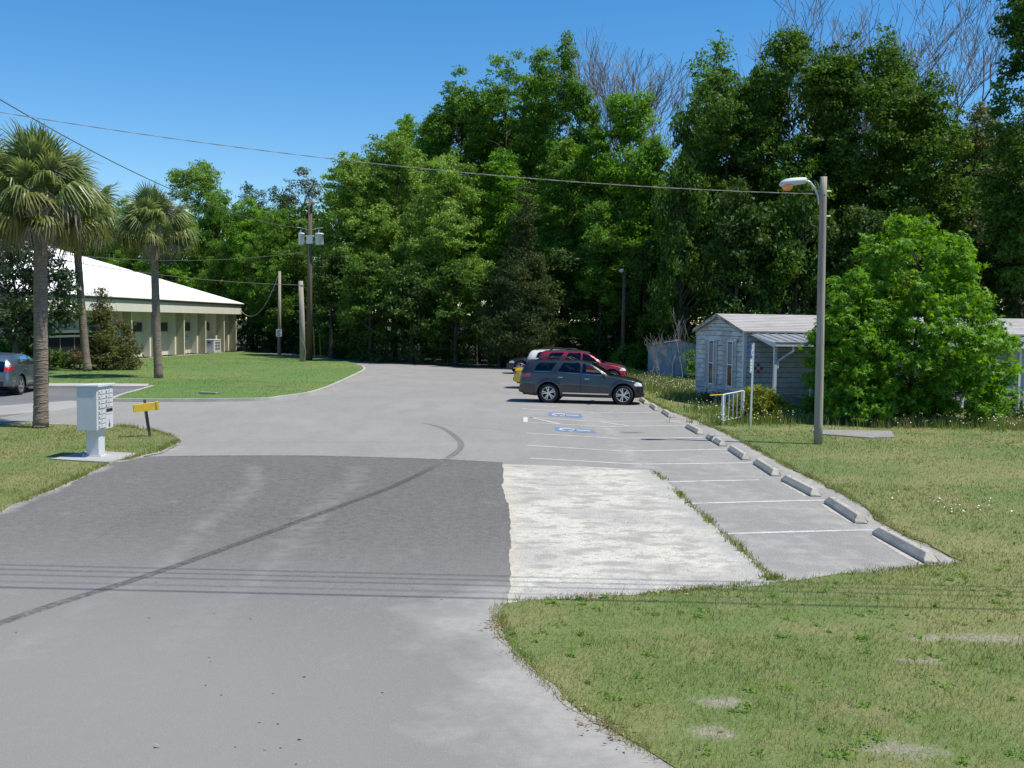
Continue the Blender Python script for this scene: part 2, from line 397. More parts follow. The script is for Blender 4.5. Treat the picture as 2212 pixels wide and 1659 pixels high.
# concrete walk and kerbs
walk = sheet('sidewalk', [g2(-400,840), g2(105,839), g2(318,839.5), g2(322,834), g2(105,833), g2(-400,832)], .12, M['kerb'], skirt=.14); tag(walk, kind='structure')
def ribbon(name, line, w, z0, z1, matl, kind='structure', parent=None):
    L = [Vector(p) for p in line]; mb = MB(); top = []
    for i, p in enumerate(L):
        t = (L[min(i+1,len(L)-1)] - L[max(i-1,0)]).normalized(); nn = Vector((-t.y, t.x))
        top.append((p + nn*w/2, p - nn*w/2))
    n = len(top)
    vs = [(a.x,a.y,z1) for a,b in top] + [(b.x,b.y,z1) for a,b in top] + [(a.x,a.y,z0) for a,b in top] + [(b.x,b.y,z0) for a,b in top]
    fs = []
    for i in range(n-1):
        fs += [(i,i+1,n+i+1,n+i), (2*n+i,2*n+i+1,i+1,i), (n+i,n+i+1,3*n+i+1,3*n+i)]
    fs += [(0,n,3*n,2*n), (n-1,2*n-1,4*n-1,3*n-1)]
    o = mb.add(vs, fs).build(name, matl, parent)
    if kind: tag(o, kind=kind)
    return o
def smooth_line(pts, k=6):
    out = []
    for i in range(len(pts)-1):
        p0, p1, p2, p3 = (np.array(pts[max(0,min(len(pts)-1,j))], float) for j in (i-1,i,i+1,i+2))
        for s in range(k):
            t = s/k
            out.append(tuple(.5*((2*p1)+(-p0+p2)*t+(2*p0-5*p1+4*p2-p3)*t*t+(-p0+3*p1-3*p2+p3)*t**3)))
    out.append(tuple(pts[-1])); return out
ribbon('kerb', smooth_line([g2(240,868)] + isl[1:11]), .16, -.02, .125, M['kerb'])
ribbon('kerb', smooth_line([g2(236,869), g2(262,858), g2(300,847), g2(330,838)]), .15, -.02, .125, M['kerb'])
ribbon('kerb', smooth_line([g2(*p) for p in ((-200,917.5),(0,917),(90,918),(255,922),(320,930))]), .12, -.02, .04, M['kerb'])
pad = sheet('mailbox_pad', [g2(110,996), g2(195,978), g2(300,984), g2(285,990), g2(236,1003), g2(190,1001)], .055, M['concrete'], skirt=.08); tag(pad, kind='structure')
slab = sheet('concrete_slab', [g2(1752,931), g2(1925,934), g2(1932,947), g2(1880,949), g2(1765,940)], .05, mat('slab_concrete', (.24,.232,.212), [(1.5,.4,.65,(.18,.174,.16),.8), (14,.45,.7,(.30,.29,.265),.6)], .9, [(40,.3)]), skirt=.1); tag(slab, kind='structure')

# sandy fringes along the driveway edges
def fringe(name, line, wmin, wmax, z, seed, side=1):
    rs = random.Random(seed); L = jitter_poly(line, .12, .02, seed, False); a = []; b = []; w = 0.5
    for i, p in enumerate(L):
        t = (L[min(i+1,len(L)-1)] - L[max(i-1,0)])
        if t.length < 1e-6: continue
        t.normalize(); nn = Vector((-t.y, t.x))*side
        w = min(1, max(0, w + rs.uniform(-.3,.3))); ww = wmin + (wmax-wmin)*w
        a.append(p + nn*ww); b.append(p - nn*.12)
    o = sheet(name, a + b[::-1], z, M['sand'], skirt=0); tag(o, kind='structure'); return o
fringe('sand_edge', right_edge[25:32], .0, .12, .018, 21, -1)
fringe('sand_edge', left_edge[5:], .02, .16, .018, 22, 1)
fringe('sand_edge', right_edge[2:21], .0, .07, .0045, 23, -1)

# ---- painted stall markings, parts of the lot
def stripe(pts, w=.10, name='stall_line', matl='stall_white', z=.005):
    L = [g2(*p) for p in pts]
    o = ribbon(name, L, w, z-.002, z, M[matl], None, lot); return o
for ln in ([(1568,1153.5),(1720,1149),(1885,1145)], [(1495,1088),(1640,1084),(1815,1080)], [(1441,1041),(1640,1037)],
           [(1145,990),(1387,1003.5)], [(1393,1003),(1625,1000)], [(1138,962),(1343,975)], [(1350,974.5),(1570,971)],
           [(1135.5,935.5),(1326,947),(1570,945)], [Z4(300,840),Z4(960,882),Z4(1890,876)], [Z4(300,887),Z4(1050,930),Z4(1975,918)],
           [Z4(283,761),Z4(905,803),Z4(1730,796)], [Z4(370,843),Z4(640,904)], [Z4(1020,885),Z4(1300,926)], [Z4(1640,877),Z4(1970,916)],
           [(1118,873),(1200,879)], [(30,867),(144,844)]):
    stripe(ln)
a0, a1 = g2(*Z4(303,840)), g2(*Z4(303,887)); b0, b1 = g2(*Z4(343,842)), g2(*Z4(345,889))
MB().add([(*a0,.006),(*a1,.006),(*b1,.006),(*b0,.006)], [(0,1,2,3)]).build('stall_bar', M['stall_white'], lot)
def access_symbol(quad):
    q = [Vector(g2(*Z4(*p))) for p in quad]     # top-left, top-right, bottom-right, bottom-left in the photograph
    def uv(u, v): return q[0].lerp(q[1], u).lerp(q[3].lerp(q[2], u), v)
    base = MB().add([(*uv(0,0),.005),(*uv(1,0),.005),(*uv(1,1),.005),(*uv(0,1),.005)], [(0,1,2,3)]).build('accessible_panel', M['paint_blue'], lot)
    mb = MB()
    def rib(pts, w):
        n = len(pts); vs = []; L = [Vector(p) for p in pts]
        for i, p in enumerate(L):
            t = (L[min(i+1,n-1)]-L[max(i-1,0)]); t = t.normalized(); nn = Vector((-t.y, t.x))*w
            a = uv(p.x+nn.x*.45, p.y+nn.y*1.3); b = uv(p.x-nn.x*.45, p.y-nn.y*1.3); vs += [(*a,.009),(*b,.009)]
        mb.add(vs, [(2*i,2*i+1,2*i+3,2*i+2) for i in range(n-1)])
    # the wheel arc, the seated back, the leg: the figure lies with its head towards the stop
    rib([(.33+.20*math.cos(a), .52+.34*math.sin(a)) for a in np.linspace(2.1, 6.6, 18)], .07)
    rib([(.52,.36),(.62,.50),(.72,.48),(.90,.44)], .075); rib([(.33,.80),(.47,.80),(.55,.55)], .07); rib([(.47,.8),(.5,.45)], .06)
    mb.build('wheelchair_mark', M['stall_white'], base)
access_symbol([(535,798),(845,815),(858,848),(545,832)])
access_symbol([(597,935),(955,960),(985,992),(605,972)])

# tyre streak curving across the driveway, thin and worn
def streak(name, pts, w, amount, seed, parent, z):
    mt, n, l, b = new_mat(name)
    b.inputs['Base Color'].default_value = (.05,.05,.052,1); b.inputs['Roughness'].default_value = .8
    co = n.new('ShaderNodeNewGeometry').outputs['Position']
    t = noise_node(n, l, co, 14, 5, .7)
    at = n.new('ShaderNodeAttribute'); at.attribute_name = 'across'
    f = mul(n, l, mul(n, l, ramp01(n, l, t.outputs[0], .3, .62), at.outputs['Fac']), amount)
    tr = n.new('ShaderNodeBsdfTransparent'); mx = n.new('ShaderNodeMixShader')
    l.new(f, mx.inputs[0]); l.new(tr.outputs[0], mx.inputs[1]); l.new(b.outputs[0], mx.inputs[2]); l.new(mx.outputs[0], n['Material Output'].inputs[0])
    L = [Vector(p) for p in smooth_line([g2(*p) for p in pts], 10)]; V = []; A = []; F = []
    prof = ((-1,0),(-.6,.8),(-.15,.9),(.1,.55),(.5,1),(1,0)); k = len(prof)
    for i, p in enumerate(L):
        t_ = (L[min(i+1,len(L)-1)]-L[max(i-1,0)]).normalized(); nn = Vector((-t_.y,t_.x))
        endf = min(1, i/6, (len(L)-1-i)/6)
        for s, a in prof: q = p + nn*s*w/2; V.append((q.x,q.y,z)); A.append(a*endf)
    for i in range(len(L)-1):
        for j in range(k-1): F.append((i*k+j,(i+1)*k+j,(i+1)*k+j+1,i*k+j+1))
    o = np_mesh(name, V, F, mt, parent)
    at_ = o.data.attributes.new('across','FLOAT','POINT'); at_.data.foreach_set('value', np.array(A, np.float32))
streak('tyre_streak', [(-90,1378),(0,1349),(120,1308),(300,1252),(490,1186),(700,1108),(850,1052),(952,1003)], .20, .62, 1, drive, .0175)
streak('seam_line', DRIVE_TOP[1:], .15, 1.0, 6, drive, .0172)
streak('tyre_streak', [(952,999),(985,978),(996,962),(985,945),(955,925),(905,912)], .22, .5, 2, lot, .0035)
streak('tyre_streak', [(905,912),(985,920),(1060,927),(1125,933)], .10, .4, 3, lot, .0035)
# small oil spots
rs = random.Random(5)
spots = MB()
for px, py in ((322,1338),(462,1328),(541,1340),(452,1424),(455,1433),(444,1484),(478,1505),(590,1502),(657,1466),(600,1568),(646,1602),(508,1618),(606,1620),(640,1655),(826,1500),(560,1565),(1340,1570)):
    c = g2(px, py); r = rs.uniform(.006,.017)
    spots.add([(c[0]+r*1.2*math.cos(a)*rs.uniform(.6,1.1), c[1]+r*math.sin(a)*rs.uniform(.6,1.1), .0165) for a in np.linspace(0,2*math.pi,9)[:-1]], [tuple(range(8))])
spots.build('oil_spot', mat('oil_spot', (.035,.034,.035), (), .7), drive)['kind'] = 'stuff'
# soft oily stain in the accessible stall
streak('oil_stain', [Z4(1200,985), Z4(1300,986), Z4(1440,985)], .42, .6, 4, lot, .0035)

# ================================================================== GRASS (blades)
def grass_mat(name, green, green2, tan):
    mt, n, l, b = new_mat(name)
    co = n.new('ShaderNodeNewGeometry').outputs['Position']
    at = n.new('ShaderNodeAttribute'); at.attribute_name = 'tint'
    col = mixc(n, l, at.outputs['Fac'], green, green2)
    a = noise_node(n, l, co, .22); c = noise_node(n, l, co, .9)
    col = mixc(n, l, mul(n, l, ramp01(n, l, a.outputs[0], .46, .62), .42), col, tan)
    col = mixc(n, l, mul(n, l, ramp01(n, l, c.outputs[0], .48, .66), .38), col, tan)
    c3 = noise_node(n, l, co, 3.1, 5, .65); col = mixc(n, l, mul(n, l, ramp01(n, l, c3.outputs[0], .52, .68), .55), col, (tan[0]*.95, tan[1]*.85, tan[2]*.8))
    c4 = noise_node(n, l, co, .55, 3, .6); col = mixc(n, l, mul(n, l, ramp01(n, l, c4.outputs[0], .52, .66), .7), col, tuple(x*.95 for x in green2))
    at2 = n.new('ShaderNodeAttribute'); at2.attribute_name = 'dry'
    col = mixc(n, l, at2.outputs['Fac'], col, tan)
    l.new(col, b.inputs['Base Color']); b.inputs['Roughness'].default_value = .6; b.inputs['Specular IOR Level'].default_value = .3
    tr = n.new('ShaderNodeBsdfTranslucent'); l.new(col, tr.inputs[0])
    mx = n.new('ShaderNodeMixShader'); mx.inputs[0].default_value = .35
    l.new(b.outputs[0], mx.inputs[1]); l.new(tr.outputs[0], mx.inputs[2]); l.new(mx.outputs[0], n['Material Output'].inputs[0])
    return mt
M['grass'] = grass_mat('grass', (.095,.185,.019), (.195,.30,.036), (.36,.30,.12))
M['grass_island'] = grass_mat('grass_island', (.085,.185,.030), (.16,.27,.05), (.19,.225,.06))
def scatter(poly, rings, seed, exclude=()):
    """points in poly, thinning with distance; rings: (y0, y1, per_m2)"""
    r = np.random.default_rng(seed); out = []
    for y0, y1, dn in rings:
        half = (y1*.53+3)*1.12
        N = int((y1-y0)*2*half*dn)
        q = np.stack([r.uniform(-half, half, N), r.uniform(y0, y1, N)], 1)
        q = q[np.abs(q[:,0]) < (q[:,1]*.53+2.0)]
        q = q[inside(q, poly)]
        for e in exclude: q = q[~inside(q, e)]
        out.append(q)
    return np.concatenate(out)
def blades(name, pts, z, hmin, hmax, wfac, matl, seed, dry=.15, lean=1.1, parent=None, clump=True):
    r = np.random.default_rng(seed); n = len(pts)
    Y = pts[:,1]; sc = np.clip(Y/9.0, .8, 6)
    # patchy height
    nz = .5+.5*np.sin(pts[:,0]*1.3+np.sin(Y*.9)*2)*np.sin(Y*1.1+pts[:,0]*.7)
    nz2 = .5+.5*np.sin(pts[:,0]*4.1+2*np.sin(Y*3.3))*np.sin(Y*3.7+1.5*np.sin(pts[:,0]*2.9))
    h = r.uniform(hmin, hmax, n)*((.45+.6*nz+.7*nz2**2+(r.random(n) < .02)*1.2) if clump else 1); w = wfac*sc*r.uniform(.7,1.3,n)
    a = r.uniform(0, 2*np.pi, n); b = r.uniform(0, 2*np.pi, n); ln = r.uniform(0, lean, n)*h
    dx, dy = np.cos(a)*w/2, np.sin(a)*w/2
    V = np.zeros((n,3,3), np.float32)
    V[:,0] = np.stack([pts[:,0]-dx, Y-dy, np.full(n,z)],1); V[:,1] = np.stack([pts[:,0]+dx, Y+dy, np.full(n,z)],1)
    V[:,2] = np.stack([pts[:,0]+np.cos(b)*ln, Y+np.sin(b)*ln, z+h],1)
    F = np.arange(n*3).reshape(-1,3)
    o = np_mesh(name, V.reshape(-1,3), F, matl, parent, {'tint': r.random(n), 'dry': (r.random(n) < dry)*r.uniform(.5,1,n)})
    return o
pts = scatter(lawn_pts, ((5.5,10,1500),(10,14,900),(14,20,480),(20,30,230),(30,52,95)), 31, [[(s[0],s[1]) for s in [g2(1752,931), g2(1925,934), g2(1932,947), g2(1880,949), g2(1765,940)]]])
# bare sandy spots in the lawn
bare = [(g2(2150,1384),1.1,.22),(g2(2000,1385),.35,.12),(g2(1540,1590),.28,.2),(g2(1560,1522),.35,.2),(g2(1950,1625),.4,.22),(g2(1990,1432),.35,.14)]
keep = np.ones(len(pts), bool); rr = np.random.default_rng(77).random(len(pts))
for c, rx, ry in bare:
    d = ((pts[:,0]-c[0])/rx)**2 + ((pts[:,1]-c[1])/ry)**2
    keep &= ~((d < 1.3) & (rr > .28+d/1.7))
lg = blades('lawn_grass', pts[keep], .028, .018, .052, .0062, M['grass'], 32, dry=.22); tag(lg, 'short weedy green and tan grass covering the right lawn', 'grass', kind='stuff')
def soil_spots(mt, spots_):
    n, l = mt.node_tree.nodes, mt.node_tree.links; b = n['Principled BSDF']; col = b.inputs['Base Color'].links[0].from_socket
    co = n.new('ShaderNodeNewGeometry').outputs['Position']; t = noise_node(n, l, co, 5, 6, .7); acc = None
    for c, rx, ry in spots_:
        mp = n.new('ShaderNodeMapping'); mp.vector_type = 'POINT'; mp.inputs['Location'].default_value = (-c[0]/rx, -c[1]/ry, 0); mp.inputs['Scale'].default_value = (1/rx, 1/ry, 0)
        l.new(co, mp.inputs[0]); ln = n.new('ShaderNodeVectorMath'); ln.operation = 'LENGTH'; l.new(mp.outputs[0], ln.inputs[0])
        f = ramp01(n, l, ln.outputs['Value'], 1.3, .1)
        if acc is None: acc = f
        else:
            mx = n.new('ShaderNodeMath'); mx.operation = 'MAXIMUM'; l.new(acc, mx.inputs[0]); l.new(f, mx.inputs[1]); acc = mx.outputs[0]
    ad = n.new('ShaderNodeMath'); ad.operation = 'ADD'; l.new(acc, ad.inputs[0]); l.new(ramp01(n, l, t.outputs[0], .25, .75), ad.inputs[1])
    f = mul(n, l, ramp01(n, l, ad.outputs[0], .85, 1.35), .85)
    t2 = noise_node(n, l, co, 24, 4, .6); sand = mixc(n, l, ramp01(n, l, t2.outputs[0], .4, .7), (.19,.175,.115), (.32,.295,.24))
    l.new(mixc(n, l, f, col, sand), b.inputs['Base Color'])
soil_spots(M['lawn'], bare)
pts = scatter(verge_pts, ((14,20,600),(20,30,330),(30,36,150)), 33, [[g2(110,996), g2(195,978), g2(300,984), g2(285,990), g2(236,1003), g2(190,1001)]])
vg = blades('verge_grass', pts, .028, .02, .055, .0060, M['grass'], 34, dry=.35); tag(vg, 'short half dried grass around the mailbox pad and front palm', 'grass', kind='stuff')
pts = scatter(isl_full, ((34,50,150),(50,100,60)), 35)
ig = blades('island_grass', pts, .098, .015, .04, .004, M['grass_island'], 36, dry=.04); tag(ig, 'bright green mown grass in front of the cream building', 'grass', kind='stuff')
# weeds rooted along the joint between the limerock and the stalls, and along ragged edges
def along(line, n, spread, seed):
    r = np.random.default_rng(seed); L = np.array([p[:2] for p in line]); seg = np.hypot(*np.diff(L, axis=0).T); cs = np.concatenate([[0], np.cumsum(seg)])
    c = r.uniform(0, cs[-1], max(3, n//60)); t = np.clip(r.choice(c, n) + r.normal(0, .22, n), 0, cs[-1])
    q = np.stack([np.interp(t, cs, L[:,0]), np.interp(t, cs, L[:,1])], 1)
    return q + r.normal(0, spread, (n,2))
jw = blades('joint_weeds', np.concatenate([along(lime_right, 1100, .04, 41), np.array([g2(1668,1250)])+np.random.default_rng(3).normal(0,.07,(260,2))]), .006, .015, .085, .010, M['grass'], 42, dry=.35, lean=1.2)
tag(jw, 'low weeds growing in the joint beside the limerock patch', 'weeds', kind='stuff')
ew = blades('edge_grass', np.concatenate([along(right_edge[2:33], 8000, .05, 43), along(right_edge[24:36], 1500, .05, 47)]), .02, .02, .07, .007, M['grass'], 44, dry=.5, lean=1.0)
tag(ew, 'ragged grass fringe creeping over the edge of the pavement', 'grass', kind='stuff')
ew = blades('dry_fringe', along(left_edge[3:], 3500, .05, 45), .02, .03, .09, .007, M['grass'], 46, dry=.5, lean=1.0)
tag(ew, 'ragged dry grass fringe along the mailbox verge', 'grass', kind='stuff')
# ================================================================== BUILDINGS
M['cream'] = mat('cream', (.60,.585,.45), [(.6,.4,.7,(.52,.51,.40),.6), (8,.5,.8,(.45,.44,.35),.4)], .85, [(50,.25)], space='object')
M['olive_fin'] = mat('olive_fin', (.34,.32,.20), [(.6,.4,.7,(.29,.275,.175),.6), (8,.5,.8,(.25,.24,.16),.4)], .85, space='object')
M['cream_trim'] = mat('cream_trim', (.62,.60,.40), [(.6,.4,.7,(.54,.52,.36),.6)], .85, space='object')
M['fascia'] = mat('fascia', (.62,.61,.53), [(.8,.4,.7,(.54,.53,.46),.6), (5,.5,.8,(.46,.45,.38),.3,(1,1,.2))], .8, space='object')
M['white_roof'] = mat('white_roof', (.86,.85,.83), [(.4,.45,.7,(.80,.79,.77),.6), (3,.55,.8,(.74,.73,.7),.3)], .6, space='object')
M['window_dark'] = mat('window_dark', (.018,.021,.027), (), .16, spec=.45)
M['brown_edge'] = mat('brown_edge', (.16,.12,.11), [(4,.4,.7,(.11,.085,.08),.6)], .8, space='object')
M['siding'] = mat('siding', (.47,.53,.58), [(.7,.42,.66,(.33,.40,.47),.7), (3.0,.52,.66,(.22,.23,.23),.6,(1.2,1,2.4)), (.9,.5,.66,(.29,.32,.34),.6), (22,.52,.75,(.17,.18,.18),.5)], .75, [(30,.12)], space='object')
M['siding_moldy'] = mat('siding_moldy', (.55,.58,.59), [(1.1,.47,.60,(.33,.345,.345),.7,(1,.8,1.6)), (5.0,.50,.62,(.20,.205,.205),.55,(1,.55,2.2)), (16,.52,.7,(.55,.58,.60),.4)], .85, [(30,.12)], space='object')
M['home_trim'] = mat('home_trim', (.56,.60,.64), [(2,.45,.7,(.44,.47,.5),.6), (14,.55,.75,(.25,.25,.24),.5)], .7, space='object')
M['shingle'] = mat('shingle', (.42,.40,.385), [(.8,.42,.66,(.34,.325,.31),.7), (3,.48,.7,(.27,.255,.245),.6,(.4,2.2,1)), (25,.5,.75,(.22,.21,.20),.6)], .95, [(60,.4)], space='object')
M['porch_metal'] = mat('porch_metal', (.24,.26,.28), [(1,.42,.66,(.17,.19,.20),.7), (9,.5,.7,(.12,.12,.12),.6)], .55, space='object')
M['pane_reflection'] = mat('pane_reflection', (.16,.19,.24), (), .3)
M['shutter'] = mat('shutter', (.44,.45,.46), [(3,.45,.7,(.34,.34,.34),.7)], .8, space='object')
M['white_metal'] = mat('white_metal', (.66,.68,.70), [(5,.5,.7,(.5,.5,.5),.5)], .55, space='object')
M['red_paint'] = mat('red_paint', (.33,.06,.06), [(15,.45,.7,(.25,.1,.1),.6)], .8, space='object')
M['amber'] = mat('amber', (.85,.33,.14), [(30,.45,.7,(.75,.26,.10),.5)], .25)
M['yellow_box'] = mat('yellow_box', (.62,.43,.02), [(6,.5,.7,(.50,.33,.03),.6), (20,.55,.7,(.30,.22,.08),.6)], .5, space='object')
M['orange_post'] = mat('orange_post', (.50,.26,.03), (), .6)
M['sign_blue'] = mat('sign_blue', (.03,.10,.33), (), .5); M['sign_white'] = mat('sign_white', (.72,.73,.72), (), .5); M['sign_grey'] = mat('sign_grey', (.34,.35,.35), (), .5)
M['shed_paint'] = mat('shed_paint', (.42,.48,.53), [(.8,.42,.66,(.32,.37,.41),.7), (2.4,.5,.66,(.42,.47,.50),.6,(1,1,.25)), (7,.54,.7,(.17,.16,.14),.7,(1,1,.3))], .7, space='object')

# ---------------------------------------------------------------- cream building with white hip roof (left)
fa, fb = fac_A.xy, fac_B.xy
fdir = (fb-fa).normalized()                    # along the facade, away from the viewer
rot = math.atan2(fdir.y, fdir.x)
FL = (fb-fa).length
office = thing('office_building', 'cream building with white hip roof and a row of projecting fins', 'building', (fa.x, fa.y, .1), rot)
# local x: along the facade (0 near .. FL far); local y: positive = into the building (left of fdir); -y = outwards
def line_x(px):                                  # where the picture column px meets the fin-front line
    d = ray(px, 700); o = Vector((0,0)); dv = Vector((d.x, d.y))
    den = dv.x*fdir.y - dv.y*fdir.x
    t = (fa.x*fdir.y - fa.y*fdir.x)/den; p = dv*t
    return (p-fa).dot(fdir)
EAVE = 3.55; NEAR = -14.0; DEEP = 1.27
fin_px = [285.0, 345.3, 398.2, 444.6, 484.4, 510.2]
fins = [line_x(p) for p in fin_px]
MB().bx(NEAR, FL+.0, DEEP, DEEP+.25, 0, EAVE).build('wall', M['cream'], office)
MB().bx(FL-.25, FL, DEEP+.252, 16, 0, EAVE).build('wall', M['cream'], office)
for i, fx in enumerate(fins):
    d = 0.0
    f_ = MB().bx(fx-.14, fx, 0, .66, 0, EAVE-.002).build('fin', M['olive_fin'], office)
    MB().bx(fx-.42, fx-.03, .662, DEEP-.002, 0, EAVE-.002).build('pier', M['cream'], office)
    MB().bx(fx-.141, fx+.001, -.03, -.002, 0, EAVE-.004).build('edge_trim', M['cream_trim'], f_)
    if i < 5:
        x1 = fins[i+1]-.42
        w = MB().bx(x1-1.7, x1-.22, DEEP-.05, DEEP-.004, 2.05, 2.66).build('window', M['window_dark'], office)
        fr = MB()
        for q in ((x1-1.77,x1-1.7,1.98,2.73),(x1-.22,x1-.15,1.98,2.73)): fr.bx(q[0],q[1],DEEP-.07,DEEP-.003,q[2],q[3])
        fr.bx(x1-1.7,x1-.22,DEEP-.07,DEEP-.003,1.98,2.05).bx(x1-1.7,x1-.22,DEEP-.07,DEEP-.003,2.66,2.73)
        fr.build('window_frame', M['brown_edge'], w)
# fascia band under the roof, soffit, roof
MB().bx(NEAR-.3, FL+.5, -.35, -.1, EAVE, EAVE+.82).build('fascia', M['fascia'], office)
MB().bx(FL+.25, FL+.5, -.098, 17, EAVE, EAVE+.82).build('fascia', M['fascia'], office)
MB().bx(NEAR-.3, FL+.25, -.098, DEEP+.2, EAVE+.3, EAVE+.38).build('soffit', M['cream'], office)
MB().bx(NEAR-.4, FL+.62, -.47, -.1, EAVE+.824, EAVE+.98).build('drip_edge', M['brown_edge'], office)
rz0 = EAVE+.99
ed = [(NEAR-.5,-.55), (FL+.72,-.55), (FL+.72,30), (NEAR-.5,30)]
rf = MB(); tk = .06
ridge_h = 4.85
def roof_face(pts): rf.extr(pts, (0,0,tk))
rx1 = FL-9.5; ry = 14.0
roof_face([(ed[0][0],ed[0][1],rz0),(ed[1][0],ed[1][1],rz0),(rx1,ry,rz0+ridge_h),(NEAR+8,ry,rz0+ridge_h)])
roof_face([(ed[1][0],ed[1][1],rz0),(ed[2][0],ed[2][1],rz0),(rx1,ry,rz0+ridge_h)])
roof_face([(ed[0][0],ed[0][1],rz0),(NEAR+8,ry,rz0+ridge_h),(ed[3][0],ed[3][1],rz0)])
rf.build('roof', M['white_roof'], office)
# recessed entrance front at the near end, in the roof's shade
MB().bx(NEAR, -.45, 1.3, 1.5, 2.2, EAVE+.29).build('entrance_beam', M['cream'], office)
MB().bx(NEAR+.5, -.45, .6, 1.29, 2.02, 2.2).build('entrance_ledge', M['cream'], office)
ent = MB().bx(NEAR, -3, .9, 1.0, 0, 2.19).build('entrance_glazing', M['window_dark'], office)
for k in range(7): MB().bx(-3-k*1.8-.09, -3-k*1.8, .84, .899, 0, 2.19).build('mullion', M['brown_edge'], ent)
MB().bx(NEAR, -2.9, .8, .898, 1.72, 1.86).build('transom', M['cream'], ent)
# meters on the wall and the air conditioner
mt_ = thing('electric_meter', 'pair of white electric meters on the cream wall between fins', 'meter', (0,0,0))
def loc_office(x, y, z): return Vector((fa.x, fa.y, .1)) + Vector((fdir.x*x - fdir.y*y, fdir.y*x + fdir.x*y, z))
mt_.location = loc_office(fins[3]-1.75, DEEP-.02, 0); mt_.rotation_euler.z = rot
MB().bx(-.25,.25,-.16,0,.95,1.42).build('meter_box', M['white_metal'], mt_, bevel=.02); MB().bx(.5,.85,-.14,0,.85,1.45).build('panel_box', M['lightgrey_metal'], mt_, bevel=.02)
MB().lathe([(0,-.26),(.09,-.25),(.11,-.16)],12,'y',(0,0,1.2)).build('meter_glass', M['galv'], mt_)
MB().tube([(0,-.06,.0),(0,-.06,.95)],.03).build('conduit', M['galv'], mt_); MB().tube([(.68,-.06,0),(.68,-.06,.85)],.03).build('conduit', M['galv'], mt_)
ac = thing('air_conditioner', 'pale grey packaged air conditioner standing beside the fins', 'air conditioner', (0,0,0))
ac.location = loc_office(fins[4]-3.2, -.25, 0); ac.rotation_euler.z = rot
MB().bx(0,1.7,0,1.15,.08,1.15).build('cabinet', M['lightgrey_metal'], ac, bevel=.02)
MB().bx(-.04,1.74,-.04,1.19,1.152,1.2).build('lid', M['white_metal'], ac)
MB().bx(-.05,1.75,-.05,1.2,0,.078).build('base_pad', M['concrete'], ac)
g_ = MB().bx(.2,1.5,-.02,-.004,.2,1.05).build('grille', M['lightgrey_metal'], ac)
for r_ in range(3):
    for c_ in range(2): MB().bx(.28+c_*.62,.82+c_*.62,-.026,-.021,.25+r_*.27,.46+r_*.27).build('louvre', M['wire'], g_)
MB().bx(-.012,-.004,.3,.6,.85,.98).build('badge', M['sign_blue'], ac)

# ---------------------------------------------------------------- pale blue mobile home (right)
hrot = math.atan2(.23, .973)
home = thing('mobile_home', 'pale blue clapboard mobile home with mildewed gable end and porch roof', 'mobile home', (9.2, 39.0, 0), hrot)
HL, HW, HE = 21.0, 4.5, 3.0; FZ = .55
def siding_run(x0, x1, z0, z1, n, place, matl, parent, clip=None, holes=()):
    """lapped boards, each a wedge; place(u, d, z) -> local point"""
    h = (z1-z0)/n
    for i in range(n):
        a, b = z0+i*h, z0+(i+1)*h
        u0, u1 = x0, x1; t0, t1 = x0, x1
        if clip:
            u0, u1 = clip(a); t0, t1 = clip(b)
            if u1-u0 < .05: continue
            if t1 <= t0: t0 = t1 = (u0+u1)/2
        segs = [(u0, u1, t0, t1)]
        for (hx0, hx1, hz0, hz1) in holes:
            if hz0 < (a+b)/2 < hz1:
                ns = []
                for (p, q, r_, s_) in segs:
                    if hx0 > p and hx1 < q: ns += [(p,hx0,r_,hx0), (hx1,q,hx1,s_)]
                    else: ns.append((p,q,r_,s_))
                segs = ns
        for (p, q, r_, s_) in segs:
            a_ = a+.022
            vs = [place(p,.042,a_), place(q,.042,a_), place(s_,.006,b), place(r_,.006,b), place(p,0,a_), place(q,0,a_), place(s_,0,b), place(r_,0,b)]
            MB().add(vs, [(0,1,2,3),(4,7,6,5),(0,4,5,1),(3,2,6,7),(0,3,7,4),(1,5,6,2)]).build('siding_board', matl, parent)
M['lap_gap'] = mat('lap_gap', (.10,.11,.12), (), .9)
fw = MB().bx(.02, HL, .02, .12, FZ, HE).build('front_wall', M['lap_gap'], home)
siding_run(.12, HL, FZ, HE, 12, lambda u,d,z: (u, .018-d, z), M['siding'], fw)
